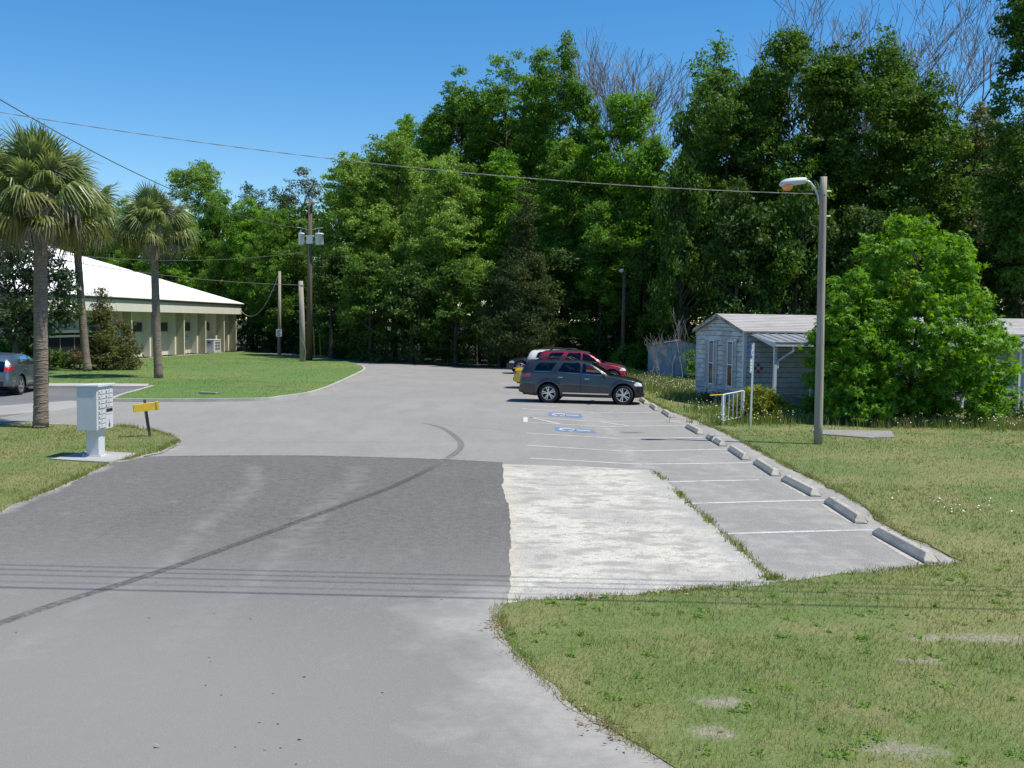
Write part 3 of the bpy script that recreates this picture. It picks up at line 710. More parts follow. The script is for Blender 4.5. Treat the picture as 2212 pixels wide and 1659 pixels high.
# gable wall with two window openings
RH = .62
gw = MB().bx(.02, .12, .121, HW, FZ, HE).build('gable_wall', M['lap_gap'], home)
gable_holes = ((.95,1.47,.72,2.62), (2.75,3.27,.72,2.62))
siding_run(.1, HW, FZ, HE, 12, lambda u,d,z: (.018-d, u, z), M['siding_moldy'], gw, holes=gable_holes)
siding_run(.1, HW, HE, HE+RH, 4, lambda u,d,z: (.018-d, u, z), M['siding_moldy'], gw, clip=lambda z: (.1+(z-HE)/RH*(HW/2-.1), HW-(z-HE)/RH*(HW/2)))
MB().extr([(.021,.13,HE),(.021,HW-.02,HE),(.021,HW/2,HE+RH-.03)], (.09,0,0)).build('gable_top', M['lap_gap'], gw)
for (u0,u1,z0,z1) in gable_holes:
    w = MB().bx(-.005,.015,u0+.06,u1-.06,z0+.06,z1-.06).build('window', M['window_dark'], home)
    MB().bx(-.035,.014,u0,u0+.058,z0,z1).bx(-.035,.014,u1-.058,u1,z0,z1).bx(-.035,.014,u0+.058,u1-.058,z1-.058,z1).bx(-.035,.014,u0+.058,u1-.058,z0,z0+.058).bx(-.03,.012,u0+.058,u1-.058,1.62,1.67).build('window_frame', M['white_metal'], w)
    MB().bx(-.012,-.006,u0+.1,u1-.1,1.7,2.5).build('pane_reflection', M['pane_reflection'], w)  # bluish reflection of the upper pane, painted as a thin blue-grey panel
    for s0 in (u0-.34, u1+.02):
        sh = MB().bx(-.05,-.018,s0,s0+.05,z0,z1).bx(-.05,-.018,s0+.27,s0+.32,z0,z1).bx(-.05,-.018,s0+.05,s0+.27,z0,z0+.06).bx(-.05,-.018,s0+.05,s0+.27,z1-.06,z1).build('shutter', M['shutter'], home)
        sl = MB()
        for k in range(20):
            zz = z0+.09+k*(z1-z0-.16)/20
            sl.box((-.036, s0+.16, zz), (.008,.22,.06), Matrix.Rotation(.5, 3, 'Y'))
        sl.build('shutter_slat', M['shutter'], sh)['kind'] = 'stuff'
MB().bx(-.03,.10,-.03,.1,FZ-.05,HE-.01).build('corner_board', M['home_trim'], home)
MB().bx(-.03,.03,HW,HW+.06,FZ-.05,HE-.01).build('corner_board', M['home_trim'], home)
for k in range(18):
    MB().bx(-.012,.0,.1+k*.245,.1+k*.245+.225,.02,FZ-.02).build('skirt_panel', M['siding_moldy'], home)
MB().bx(.0,.05,.1,HW,.0,FZ-.01).build('skirting', M['siding_moldy'], home)
MB().bx(.06,HL,.03,.08,.0,FZ-.01).build('skirting', M['siding'], home)
# roof: two slopes made of overlapping shingle courses
OV = .18
roof = MB()
roof.extr([(-.15,-OV,HE+.02),(-.15,HW/2,HE+RH+.1),(-.15,HW+OV,HE+.02),(-.15,HW+OV,HE-.02),(-.15,HW/2,HE+RH+.05),(-.15,-OV,HE-.02)], (HL+.3,0,0))
ro = roof.build('roof', M['shingle'], home)
nC = 11
for i in range(nC):
    for side in (0, 1):
        t0, t1 = i/nC, (i+1.12)/nC
        y0 = -OV + t0*(HW/2+OV); y1 = -OV + t1*(HW/2+OV); z0 = HE+.022+t0*(RH+.08); z1 = HE+.022+min(t1,1)*(RH+.08); y1 = min(y1, HW/2)
        if side: y0, y1 = HW-y0, HW-y1
        MB().add([(-.16,y0,z0+.022),(HL+.16,y0,z0+.022),(HL+.16,y1,z1+.004),(-.16,y1,z1+.004),(-.16,y0,z0),(HL+.16,y0,z0),(HL+.16,y1,z1),(-.16,y1,z1)],
                 [(0,1,2,3),(4,7,6,5),(0,4,5,1),(2,6,7,3),(0,3,7,4),(1,5,6,2)]).build('shingle_course', M['shingle'], ro)
M['moldy_trim'] = mat('moldy_trim', (.42,.43,.42), [(2.5,.44,.58,(.13,.125,.11),.85), (9,.45,.6,(.09,.085,.08),.6)], .85, space='object')
for (ya, yb) in ((-OV-.01, HW/2), (HW+OV+.01, HW/2)):
    za, zb = HE-.10, HE+RH-.02
    MB().extr([(-.19,ya,za),(-.19,ya,za+.15),(-.19,yb,zb+.14),(-.19,yb,zb)], (.03,0,0)).build('rake_board', M['moldy_trim'], ro)
# flood light at the corner
fl = MB().lathe([(.02,0),(.05,.05),(.075,.14),(.07,.15),(0,.15)],10,'y',(-.12,.42,2.66)).build('flood_light', M['white_metal'], home, True)
MB().tube([(-.02,.3,2.78),(-.1,.36,2.78),(-.12,.44,2.7)],.02).build('lamp_arm', M['galv'], fl)
# painted cross badge
bd = MB()
for k in range(4):
    a = k*math.pi/2
    bd.extr([(.62+.03*math.cos(a+.7), -.016, 1.55+.03*math.sin(a+.7)), (.62+.19*math.cos(a+.45), -.016, 1.55+.19*math.sin(a+.45)), (.62+.21*math.cos(a), -.016, 1.55+.21*math.sin(a)), (.62+.19*math.cos(a-.45), -.016, 1.55+.19*math.sin(a-.45)), (.62+.03*math.cos(a-.7), -.016, 1.55+.03*math.sin(a-.7))], (0,-.012,0))
bo = bd.build('cross_badge', M['red_paint'], home); bo['label'] = 'faded red and white cross emblem on blue siding'
MB().lathe([(0,-.034),(.06,-.034),(.065,-.03)],14,'y',(.62,0,1.55)).build('badge_centre', M['home_trim'], bo)
# porch roof: ribbed metal, posts, gutter, downspout
PX0, PD = .25, 2.0
pr = MB(); pz0, pz1 = HE-.05, HE-.36
pr.add([(PX0,-.03,pz0),(HL,-.03,pz0),(HL,-PD,pz1),(PX0,-PD,pz1),(PX0,-.03,pz0-.03),(HL,-.03,pz0-.03),(HL,-PD,pz1-.03),(PX0,-PD,pz1-.03)], [(0,1,2,3),(4,7,6,5),(0,4,5,1),(2,6,7,3),(0,3,7,4),(1,5,6,2)])
po = pr.build('porch_roof', M['porch_metal'], home)
for k in range(51):
    x = PX0+.2+k*.4
    MB().add([(x,-.03,pz0+.03),(x+.05,-.03,pz0+.03),(x+.05,-PD,pz1+.03),(x,-PD,pz1+.03),(x-.02,-.03,pz0+.002),(x+.07,-.03,pz0+.002),(x+.07,-PD,pz1+.002),(x-.02,-PD,pz1+.002)], [(0,1,2,3),(0,4,5,1),(2,6,7,3),(0,3,7,4),(1,5,6,2)]).build('roof_rib', M['porch_metal'], po)
MB().extr([(PX0-.01,-.04,pz0-.04),(PX0-.01,-PD,pz1-.0),(PX0-.01,-PD,pz1-.2),(PX0-.01,-.04,pz0-.06)], (-.03,0,0)).build('porch_end_board', M['home_trim'], po)
MB().bx(PX0-.05,HL,-PD-.13,-PD-.002,pz1-.16,pz1+.0).build('gutter', M['home_trim'], home)
MB().bx(PX0-.05,4.0,-PD-.15,-PD-.12,pz1+.003,pz1+.035).build('gutter_lip', M['white_metal'], home)
for k, x in enumerate((PX0+.02, 4.3, 8.5, 11.1, 12.9, 15.2, 19.0)):
    MB().bx(x,x+.11,-PD+.02,-PD+.13,.0,pz1-.05).build('porch_post', M['home_trim'], home)
MB().tube([(PX0+.75,-PD-.06,pz1-.16),(PX0+.75,-PD-.06,pz1-.32),(PX0+.2,-PD+.06,pz1-.72),(PX0+.17,-PD+.07,pz1-1.0)],.045,8).build('downspout', M['white_metal'], home)
# porch deck and door recess, railings with balusters
MB().bx(2.2,HL,-PD+.05,-.05,FZ-.16,FZ-.04).build('porch_deck', M['wood_pole'], home)
d_ = MB().bx(12.2,13.1,-.05,-.018,FZ,FZ+2.0).build('door', M['home_trim'], home); MB().lathe([(0,-.1),(.03,-.1),(.035,-.05)],8,'y',(12.35,0,FZ+1)).build('door_handle', M['galv'], d_)
for wx in (5.5, 9.2, 14.4):
    w = MB().bx(wx,wx+.9,-.03,-.018,1.2,2.4).build('window', M['window_dark'], home)
    MB().bx(wx-.06,wx,-.05,-.019,1.14,2.46).bx(wx+.9,wx+.96,-.05,-.019,1.14,2.46).bx(wx,wx+.9,-.05,-.019,2.4,2.46).bx(wx,wx+.9,-.05,-.019,1.14,1.2).build('window_frame', M['white_metal'], w)
def railing(name, label, p0, p1, h0, h1, n, base0, base1, parent=None, legs=2):
    """railing between two ground points, rail heights may slope"""
    a, b = Vector(p0), Vector(p1); d = b-a; L = d.length
    t = thing(name, label, 'railing', (a.x,a.y,0), math.atan2(d.y,d.x)) if parent is None else parent
    MB().tube([(0,0,base0+h0),(L,0,base1+h1)],.022,6).build('top_rail', M['white_metal'], t)
    MB().tube([(0,0,base0+.12),(L,0,base1+.12)],.016,6).build('bottom_rail', M['white_metal'], t)
    for k in range(n):
        s = (k+.5)/n; zb = base0+(base1-base0)*s; zt = zb+h0+(h1-h0)*s
        MB().tube([(L*s,0,zb+.12),(L*s,0,zt)],.011,5).build('baluster', M['white_metal'], t)
    for k in range(legs):
        s = k/(legs-1); zb = base0+(base1-base0)*s
        MB().bx(L*s-.03,L*s+.03,-.03,.03,0,zb+h0+(h1-h0)*s-.0).build('post', M['white_metal'], t)
    return t
def home_pt(x, y): return Vector((9.2+math.cos(hrot)*x-math.sin(hrot)*y, 39+math.sin(hrot)*x+math.cos(hrot)*y))
ra, rb = G(1560,917), G(1604,911)
rt = railing('ramp_railing', 'white metal ramp railing with thin balusters at the clapboard corner', (ra.x,ra.y), (rb.x,rb.y), .98, 1.0, 5, 0, .05)
MB().tube([(-.75,.05,.99),(0,0,.98)],.022,6).build('rail_end', M['yellow_box'], rt)
q0, q1 = home_pt(1.6,-PD-.35), home_pt(7.2,-PD-.35)
railing('porch_railing', 'white metal railing rising along the ramp behind the round bush', tuple(q0), tuple(q1), .92, .92, 26, .12, .5, None, 4)
q0, q1 = home_pt(11.3,-PD-.1), home_pt(18.5,-PD-.1)
railing('porch_railing', 'white metal railing of the porch beyond the star-leaved tree', tuple(q0), tuple(q1), .92, .92, 44, FZ-.1, FZ-.1, None, 5)

# ---------------------------------------------------------------- pale blue shed
sa, sb = G(1417,811), G(1512,812)
sd = (sb-sa).xy; SW = sd.length
shed = thing('garden_shed', 'small pale blue metal shed with low gable roof and double door', 'shed', (sa.x,sa.y,0), math.atan2(sd.y,sd.x))
SH = 1.92
MB().bx(0,SW,0,2.6,0,SH).build('wall', M['shed_paint'], shed)
MB().extr([(0,.001,SH),(SW,.001,SH),(SW*.55,.001,SH+.28)], (0,2.59,0)).build('gable', M['shed_paint'], shed)
MB().extr([(-.12,-.12,SH-.05),(SW*.55,-.12,SH+.30),(SW+.12,-.12,SH-.02),(SW+.12,-.12,SH+.03),(SW*.55,-.12,SH+.37),(-.12,-.12,SH+.01)], (0,2.85,0)).build('roof', M['moldy_trim'], shed)
for k in range(14): MB().bx(.06+k*SW/14,.10+k*SW/14,-.018,-.001,0.02,SH-.03).build('wall_rib', M['shed_paint'], shed)
for k, (x0,x1) in enumerate(((SW*.36,SW*.55),(SW*.555,SW*.75))):
    d_ = MB().bx(x0,x1,-.05,-.02,.04,1.6).build('door', M['shed_paint'], shed)
    MB().bx(x0+.25+(k==0)*.05,x0+.33+(k==0)*.05,-.075,-.051,1.38,1.52).build('latch', M['dark_hole'], d_)

# ================================================================== POLES, LAMPS, WIRES
lp = G(1767,961)
pole_top = P(1779,382,lp.y)
lamp = thing('street_lamp', 'weathered wooden pole carrying an amber cobra-head lamp by the lawn', 'street lamp', lp)
hgt = pole_top.z; lean = pole_top - lp
pp = [Vector((lean.x*s, lean.y*s, hgt*s)) for s in np.linspace(0,1,14)]
MB().tube(pp, [.118-.026*s for s in np.linspace(0,1,14)], 16).build('pole', M['wood_pole'], lamp, True)
top = pp[-1]
arm0 = top + Vector((-.09,0,-.75)); 
MB().tube([arm0, arm0+Vector((-.04,0,.25)), arm0+Vector((-.14,0,.45)), arm0+Vector((-.28,-.02,.60)), arm0+Vector((-.42,-.03,.65))], .03, 8).build('lamp_arm', M['galv'], lamp, True)
hb = arm0+Vector((-.39,-.03,.65))
head = MB(); n_ = 14; rings = []
for s, w, h0, h1 in ((0,.09,.07,-.09),(.12,.11,.08,-.10),(.35,.135,.085,-.12),(.6,.145,.08,-.14),(.8,.13,.05,-.15),(.92,.08,.0,-.14),(.97,.02,-.06,-.10)):
    rings.append([(hb.x-s*.74, hb.y+w*math.cos(a), hb.z-s*.05+((h0+h1)/2)+((h0-h1)/2)*math.sin(a)) for a in np.linspace(0,2*math.pi,n_+1)[:-1]])
vs_ = [v for r in rings for v in r]; fs_ = [(i*n_+k, i*n_+(k+1)%n_, (i+1)*n_+(k+1)%n_, (i+1)*n_+k) for i in range(6) for k in range(n_)] + [tuple(range(n_)), tuple(6*n_+k for k in range(n_))]
hd = head.add(vs_, fs_).build('lamp_head', M['lightgrey_metal'], lamp, True)
MB().lathe([(.155,.0),(.15,-.05),(.115,-.10),(.06,-.135),(0,-.14)],16,'z',(hb.x-.50,hb.y,hb.z-.15)).build('lamp_lens', M['amber'], hd, True)
for dz in (-.38,-1.05): MB().tube([top+Vector((-.14,0,dz)), top+Vector((.22,0,dz))],.01,6).build('bolt', M['galv'], lamp)
for dz in (-.5,-1.9): MB().lathe([(0,-.098),(.022,-.096),(.022,-.075)],8,'y',tuple(top+Vector((.01,0,dz)))).build('knot_hole', M['dark_hole'], lamp)
MB().tube([top+Vector((-.32,0,-1.06)), top+Vector((-.33,0,-1.18)), top+Vector((-.26,0,-1.30)), top+Vector((-.12,-.05,-1.35))],.012,6).build('service_drop', M['wire_light'], lamp)

def wire(name, label, a, b, sag, r, matl='wire', group=None, n=48, twist=False):
    a, b = Vector(a), Vector(b); pts_ = []
    for i in range(n+1):
        s = i/n; p = a.lerp(b, s); p.z -= sag*4*s*(1-s); pts_.append(p)
    o = MB()
    if twist:
        L = (b-a).length
        for ph in (0, math.pi):
            tp = []
            for i in range(n*6+1):
                s = i/(n*6); p = a.lerp(b, s); p.z -= sag*4*s*(1-s); an = s*L/.55*math.pi+ph
                tp.append(p + Vector((0, math.cos(an)*r*.9, math.sin(an)*r*.9)))
            o.tube(tp, r*.75, 5)
    else: o.tube(pts_, r, 6)
    ob = o.build(name, M[matl], None, True); tag(ob, label, 'wire', group); return ob
wire('overhead_wire', 'twisted pale service wire running to the cobra-head lamp pole', P(1768,419,lp.y), P(-190,210,23), .42, .0075, 'wire_light', twist=True)
# utility pole with transformers
up = G(668,781)
ut = thing('utility_pole', 'tall brown utility pole carrying two grey transformers', 'utility pole', up)
uh = P(671,430,up.y).z; k_ = up.y/FPX
MB().tube([(0,0,0),(.02,0,uh*.5),(.08,0,uh)], [.24,.20,.14], 14).build('pole', M['wood_dark'], ut, True)
tz = P(671,517,up.y).z
for dx, r_ in ((-.64,.24),(.72,.33)):
    tr = MB().lathe([(0,-.42),(r_*.9,-.42),(r_,-.36),(r_,.36),(r_*1.05,.37),(r_*1.05,.43),(r_*.8,.48),(0,.5)],18,'z',(dx+.05,0,tz)).build('transformer', M['lightgrey_metal'], ut, True)
    MB().lathe([(.03,.48),(.06,.55),(.03,.62),(.06,.68),(.02,.78),(0,.79)],8,'z',(dx+.0,0,tz)).build('bushing', M['galv'], tr, True)
    for dz in (-.22,.2): MB().tube([(.05,-.02,tz+dz),(dx*.35,-.12,tz+dz+.05),(dx*.62,-.02,tz+dz)],.045,6).build('bracket', M['galv'], tr)
MB().bx(-.18,.28,-.24,-.16,tz-.35,tz+.3).build('mounting_plate', M['galv'], ut)
az = P(671,498,up.y).z
for s in (-1,1): MB().tube([(.06,0,az+.0),(s*.55+.06,0,az+.18),(s*1.0+.06,-.05,az+.22)],.03,6).build('insulator_arm', M['galv'], ut)
MB().lathe([(0,.06),(.17,.03),(.2,-.05),(.1,-.12),(0,-.12)],12,'z',(.42,-.1,uh-.2)).build('lamp_head', M['lightgrey_metal'], ut, True)
MB().tube([(.1,0,uh-.25),(.25,-.05,uh-.12),(.4,-.1,uh-.15)],.03,6).build('lamp_arm', M['galv'], ut)
MB().tube([(.3,-.02,tz+.4),(.25,-.02,uh-.4)],.012,5).build('lead', M['wire'], ut); MB().tube([(.5,0,tz-.4),(.45,0,tz-1.5),(.3,0,tz-2.3)],.014,5).build('lead', M['wire'], ut)
# shorter poles
sp = G(654,784); sh_ = P(651,607,sp.y).z
st_ = thing('guy_stub_pole', 'short weathered grey pole standing beside the transformer pole', 'pole', sp)
MB().tube([(0,0,0),(-.05,0,sh_*.5),(-.16,0,sh_)], [.23,.20,.17], 12).build('pole', M['wood_pole'], st_, True)
MB().tube([(.1,-.25,0),(.28,-.2,.8),(.15,-.2,1.3),(-.1,-.2,1.9)],.02,6).build('ground_wire', M['wire_light'], st_)
MB().lathe([(.20,sh_-.35),(.21,sh_-.3),(.20,sh_-.25)],12,'z',(-.14,0,0)).build('band', M['galv'], st_)
bp = G(603.5,766); bh = P(604,586,bp.y).z
b2 = thing('wooden_pole', 'slim pole with a small white notice near the cream building', 'pole', bp)
MB().tube([(0,0,0),(.03,0,bh)], [.17,.12], 12).build('pole', M['wood_pole'], b2, True)
nz_ = P(604,719,bp.y).z
ns = MB().bx(-.24,.26,-.22,-.19,nz_-.33,nz_+.33).build('notice', M['sign_white'], b2); 
for k in range(5): MB().bx(-.17+(k%2)*.03,.19-(k%3)*.04,-.226,-.221,nz_+.20-k*.11,nz_+.245-k*.11).build('text_line', M['wire'], ns)
lp2 = Vector((P(1345,795,69).x, 69, 0)); l2h = P(1342,583,69).z
l2 = thing('street_lamp', 'thin dark lamp pole against the trees behind the parked cars', 'street lamp', lp2)
MB().tube([(0,0,0),(-.02,0,l2h)], [.17,.12], 10).build('pole', M['wood_dark'], l2, True)
MB().lathe([(0,.10),(.16,.06),(.22,-.03),(.12,-.12),(0,-.13)],12,'z',(-.22,-.1,l2h-.05)).build('lamp_head', M['lightgrey_metal'], l2, True)
MB().tube([(-.02,0,l2h-.3),(-.1,-.04,l2h-.06),(-.2,-.1,l2h-.02)],.03,6).build('lamp_arm', M['galv'], l2)
# wires
U = Vector((up.x,up.y,0))
wire('overhead_wire', 'thin dark wire from the transformer pole down over the palms', U+Vector((-.9,0,az+.2)), P(-160,118,34), 1.1, .022)
wire('overhead_wire', 'dark wire between the short grey pole and the palm trunks', Vector((sp.x-.15,sp.y,sh_-.3)), P(-80,520,58), .55, .022)
wire('overhead_wire', 'faint wire sagging left from under the transformers', U+Vector((0,0,tz-.9)), P(-60,520,66), 1.0, .018)
wire('overhead_wire', 'drooping cable from the slim noticed pole to the cream fascia', Vector((bp.x,bp.y,bh-.1)), loc_office(FL+.4,-.2,EAVE+.5), 2.0, .03, 'wire_light')
# road-side lines overhead: what throws the row of straight shadows over the driveway
for k, (py_, hh, rr_) in enumerate(((1222,9.6,.013),(1232,9.4,.013),(1243,9.2,.013),(1258,10.8,.009),(1271,9.0,.02))):
    c0, c1 = G(0,py_), G(1095,py_+25)
    off = TO_SUN*(hh/TO_SUN.z)
    a, b = c0+off, c1+off; d = (b-a)
    wire('road_wire', 'road-side overhead line whose straight shadow crosses the driveway', a-d*1.5, b+d*1.5, .0, rr_, group='lines along the road', n=4)
# gate posts on the back lane
for i, (px, py, dy) in enumerate(((680,776,32),(693,774,30))):
    q = G(px,py); o = thing('gate_post', 'slim orange post beside the shaded back lane', 'post', q, group='orange lane posts')
    hp_ = 2.6
    MB().tube([(0,0,0),(-.12,0,hp_)],.05,8).build('post', M['orange_post'], o); MB().lathe([(.055,hp_-.02),(.06,hp_+.03),(0,hp_+.05)],8,'z',(-.12,0,0)).build('cap', M['orange_post'], o)

# sign post, seen nearly edge-on
s0 = G(1621,922); s1 = P(1628,741,s0.y)
sg = thing('parking_sign', 'slim leaning post with blue accessible parking sign seen edge-on', 'sign', s0)
ln_ = s1-s0; hh = s1.z
MB().bx(-.025,.025,-.02,.02,0,.01).build('foot', M['galv'], sg)
pz = MB(); pz.extr([(-.03,-.015,0),(.03,-.015,0),(.03,.015,0),(-.03,.015,0)], tuple(ln_)); pz.build('post', M['white_metal'], sg)
Rz = Matrix.Rotation(math.radians(56), 3, 'Z')
def sign_panel(zc, h, w, mt, nm):
    c = Vector((ln_.x*zc/hh-.045, ln_.y*zc/hh-.03, zc)); o = MB().box(c, (w,.006,h), Rz).build(nm, M[mt], sg); return o, c
sp1, c1_ = sign_panel(hh-.23, .46, .30, 'sign_blue', 'accessible_sign'); sp2, c2_ = sign_panel(hh-.72, .46, .30, 'sign_grey', 'fine_sign')
wm = MB()
for k in range(12):
    a0_, a1_ = 2+k*.36, 2+(k+1)*.36
    wm.box(c1_ + Rz @ Vector((.0+.07*math.cos((a0_+a1_)/2), -.006, -.07+.08*math.sin((a0_+a1_)/2))), (.03,.003,.03), Rz)
wm.box(c1_+Rz@Vector((-.01,-.006,.06)),(.025,.003,.16),Rz); wm.box(c1_+Rz@Vector((.05,-.006,.0)),(.10,.003,.025),Rz); wm.box(c1_+Rz@Vector((.0,-.006,.16)),(.04,.003,.04),Rz)
wm.build('wheelchair_mark', M['sign_white'], sp1)
for k in range(4): MB().box(c2_+Rz@Vector((0,-.005,.15-k*.1)),(.2,.003,.035),Rz).build('text_line', M['sign_white'], sp2)

# ================================================================== MAILBOX CLUSTER, NEWSPAPER BOX
mb0 = G(207,989); kk = mb0.y/FPX
cl = thing('cluster_mailbox', 'pale grey cluster mailbox on a pedestal by the driveway', 'mailbox', (mb0.x,mb0.y,.055), math.radians(87))
CWD, CDP, CHT = .80, .47, .98; Z0c = .62
M['mail_grey'] = mat('mail_grey', (.56,.575,.57), [(2,.45,.7,(.49,.505,.50),.5), (12,.55,.75,(.43,.44,.43),.3)], .5, space='object')
# local: front faces -y ; width along x
pb = MB().bx(-.15,.15,-.15,.15,.02,Z0c-.002).build('pedestal', M['mail_grey'], cl, bevel=.012)
MB().bx(-.22,.22,-.22,.22,0,.018).build('base_plate', M['mail_grey'], cl)
for sx in (-1,1):
    for sy in (-1,1): MB().tube([(sx*.19,sy*.19,.019),(sx*.19,sy*.19,.05)],.012,6).build('anchor_bolt', M['galv'], cl)
cab = MB().bx(-CWD/2,CWD/2,-CDP/2,CDP/2,Z0c,Z0c+CHT).build('cabinet', M['mail_grey'], cl, bevel=.01)
MB().extr([(-CWD/2-.02,-CDP/2-.05,Z0c+CHT+.002),(-CWD/2-.02,CDP/2+.02,Z0c+CHT+.002),(-CWD/2-.02,CDP/2+.02,Z0c+CHT+.04),(-CWD/2-.02,-CDP/2-.05,Z0c+CHT+.055)], (CWD+.04,0,0)).build('hood', M['mail_grey'], cl, bevel=.006)
yf = -CDP/2
def mdoor(x0,x1,z0,z1,nm='mail_door'):
    d = MB().bx(x0+.006,x1-.006,yf-.014,yf-.001,z0+.006,z1-.006).build(nm, M['mail_grey'], cl)
    return d
colL = (-CWD/2+.05, -.005); colR = (.005, CWD/2-.05); zt = Z0c+CHT-.06
hgt_ = .108
for k in range(8):
    z1 = zt-k*hgt_-(.02 if k >= 4 else 0); z0 = z1-hgt_
    d = mdoor(colL[0],colL[1],z0,z1)
    MB().bx(colL[0]+.02,colL[0]+.05,yf-.022,yf-.0145,z0+.025,z0+.06).build('lock', M['wire'], d); MB().bx(colL[0]+.14,colL[0]+.18,yf-.018,yf-.0145,z0+.04,z0+.085).build('number_plate', M['wire_light'], d)
    MB().bx(colL[0]+.04,colL[1]-.02,yf-.017,yf-.0145,z0-.004,z0+.008).build('door_gap', M['wire'], d)
    if k < 4:
        d = mdoor(colR[0],colR[1],z0,z1)
        MB().bx(colR[0]+.02,colR[0]+.05,yf-.022,yf-.0145,z0+.025,z0+.06).build('lock', M['wire'], d); MB().bx(colR[0]+.14,colR[0]+.18,yf-.018,yf-.0145,z0+.04,z0+.085).build('number_plate', M['wire_light'], d)
        MB().bx(colR[0]+.04,colR[1]-.02,yf-.017,yf-.0145,z0-.004,z0+.008).build('door_gap', M['wire'], d)
zr = zt-4*hgt_
og = mdoor(colR[0],colR[1],zr-.16,zr,'outgoing_slot'); MB().bx(colR[0]+.02,colR[1]-.02,yf-.02,yf-.0145,zr-.10,zr-.025).build('slot', M['dark_hole'], og)
pc = mdoor(colR[0],colR[1],zr-.16-.33,zr-.165,'parcel_door'); MB().bx(colR[0]+.13,colR[0]+.20,yf-.022,yf-.0145,zr-.45,zr-.36).build('parcel_lock', M['wire'], pc); MB().bx(colR[0]+.13,colR[0]+.17,yf-.02,yf-.0145,zr-.34,zr-.27).build('number_plate', M['wire_light'], pc)
# newspaper box
nb0 = G(324,945); 
nb = thing('newspaper_box', 'yellow newspaper tube on a leaning dark metal post', 'newspaper box', (nb0.x,nb0.y,.03), math.radians(28))
nt = P(318,880,nb0.y).z; k_ = nb0.y/FPX
MB().extr([(-.035,-.008,0),(.035,-.008,0),(.035,.008,0),(-.035,.008,0)], (-.13,.02,nt+.18)).build('post', mat('dark_post', (.06,.06,.065), [(10,.45,.7,(.11,.09,.08),.6)], .6, metal=.5), nb)
MB().extr([(-.035,-.03,0),(-.027,-.03,0),(-.027,.03,0),(-.035,.03,0)], (-.13,.02,nt+.0)).build('post_flange', M['wire'], nb)
W_, H_, L_ = .14, .20, .62
zc = nt+.0
tb = MB()
for (y0,y1,z0,z1) in ((-W_/2,-W_/2+.012,-H_/2,H_/2),(W_/2-.012,W_/2,-H_/2,H_/2),(-W_/2+.012,W_/2-.012,-H_/2,-H_/2+.012),(-W_/2+.012,W_/2-.012,H_/2-.012,H_/2)):
    tb.bx(-L_/2-.12,L_/2-.12,y0,y1,z0,z1)
tb.bx(-L_/2-.12,-L_/2-.105,-W_/2+.012,W_/2-.012,-H_/2+.012,H_/2-.012)
tu = tb.build('tube', M['yellow_box'], nb); tu.location = (0,-.10,zc); tu.rotation_euler = (0,-.10,0)
rm = MB()
for (y0,y1,z0,z1) in ((-W_/2-.02,-W_/2,-H_/2-.02,H_/2+.02),(W_/2,W_/2+.02,-H_/2-.02,H_/2+.02),(-W_/2,W_/2,-H_/2-.02,-H_/2),(-W_/2,W_/2,H_/2,H_/2+.02)):
    rm.bx(L_/2-.16,L_/2-.10,y0,y1,z0,z1)
rm.build('rim', M['yellow_box'], tu)

# ================================================================== WHEEL STOPS
stops = [(1952,1184),(1825,1108),(1729,1055),(1656,1015),(1596,983),(1547,955),(1500,931),(1442,896.5),(1414,882.5),(1391,869)]
names_ = ['concrete wheel stop at the end of the stall row, beside the bare pavement corner', 'second concrete wheel stop from the open lawn end of the row', 'third concrete wheel stop from the open lawn end of the row',
  'fourth concrete wheel stop from the open lawn end of the row', 'fifth concrete wheel stop from the open lawn end of the row', 'concrete wheel stop that catches the lamp shadow, cracked across', 'concrete wheel stop of the accessible stall nearer the lamp pole',
  'concrete wheel stop of the accessible stall nearer the dark grey car', 'concrete wheel stop one stall before the dark grey car', 'concrete wheel stop just in front of the dark grey car']
prof_ = [(-.11,0),(-.11,.04),(-.045,.135),(.045,.135),(.11,.04),(.11,0)]
for i, (px, py) in enumerate(stops):
    c = G(px, py); Ls = 1.86
    o = thing('wheel_stop', names_[i], 'wheel stop', (c.x, c.y, .006), random.Random(i).uniform(-.05,.04), 'concrete wheel stops along the stalls')
    bars = [(-Ls/2, Ls/2)] if i != 5 else [(-Ls/2, -.02), (.02, Ls/2)]
    for y0, y1 in bars:
        mb = MB(); n = len(prof_)
        vs_ = [(x, y0+(0 if z < .05 else .10), z) for x, z in prof_] + [(x, y1-(0 if z < .05 else .10), z) for x, z in prof_]
        mb.add(vs_, [tuple(range(n)), tuple(range(2*n-1,n-1,-1))] + [(k,(k+1)%n,n+(k+1)%n,n+k) for k in range(n)])
        bar = mb.build('concrete_bar', M['stop'], o, bevel=.008)
        for yy in (y0+(y1-y0)*.2, y1-(y1-y0)*.2): MB().lathe([(0,.1385),(.014,.1385),(.016,.134)],8,'z',(0,yy,0)).build('rebar_pin', M['dark_hole'], bar)
    if i < 3:
        rs = random.Random(i+50)
        pl = [(c.x-.15+.08*math.cos(a)*rs.uniform(.5,1), c.y-.1+1.05*math.sin(a)*rs.uniform(.8,1)) for a in np.linspace(0,2*math.pi,29)[:-1]]
        tag(sheet('lime_dust', pl, .0035, mat('lime_dust', (.42,.40,.36), [(10,.45,.62,(.27,.26,.24),.8)], .95), skirt=0), kind='structure')
# board lying on the island lawn
bq = G(450,851,.1)
bo_ = thing('wooden_board', 'short brown board lying on bare dirt in the bright green lawn', 'board', bq, -.25)
MB().box((0,0,.05),(.8,.22,.05)).build('board', M['wood_pole'], bo_); MB().box((.1,.3,.02),(.6,.2,.04)).build('broken_piece', M['brown_edge'], bo_)
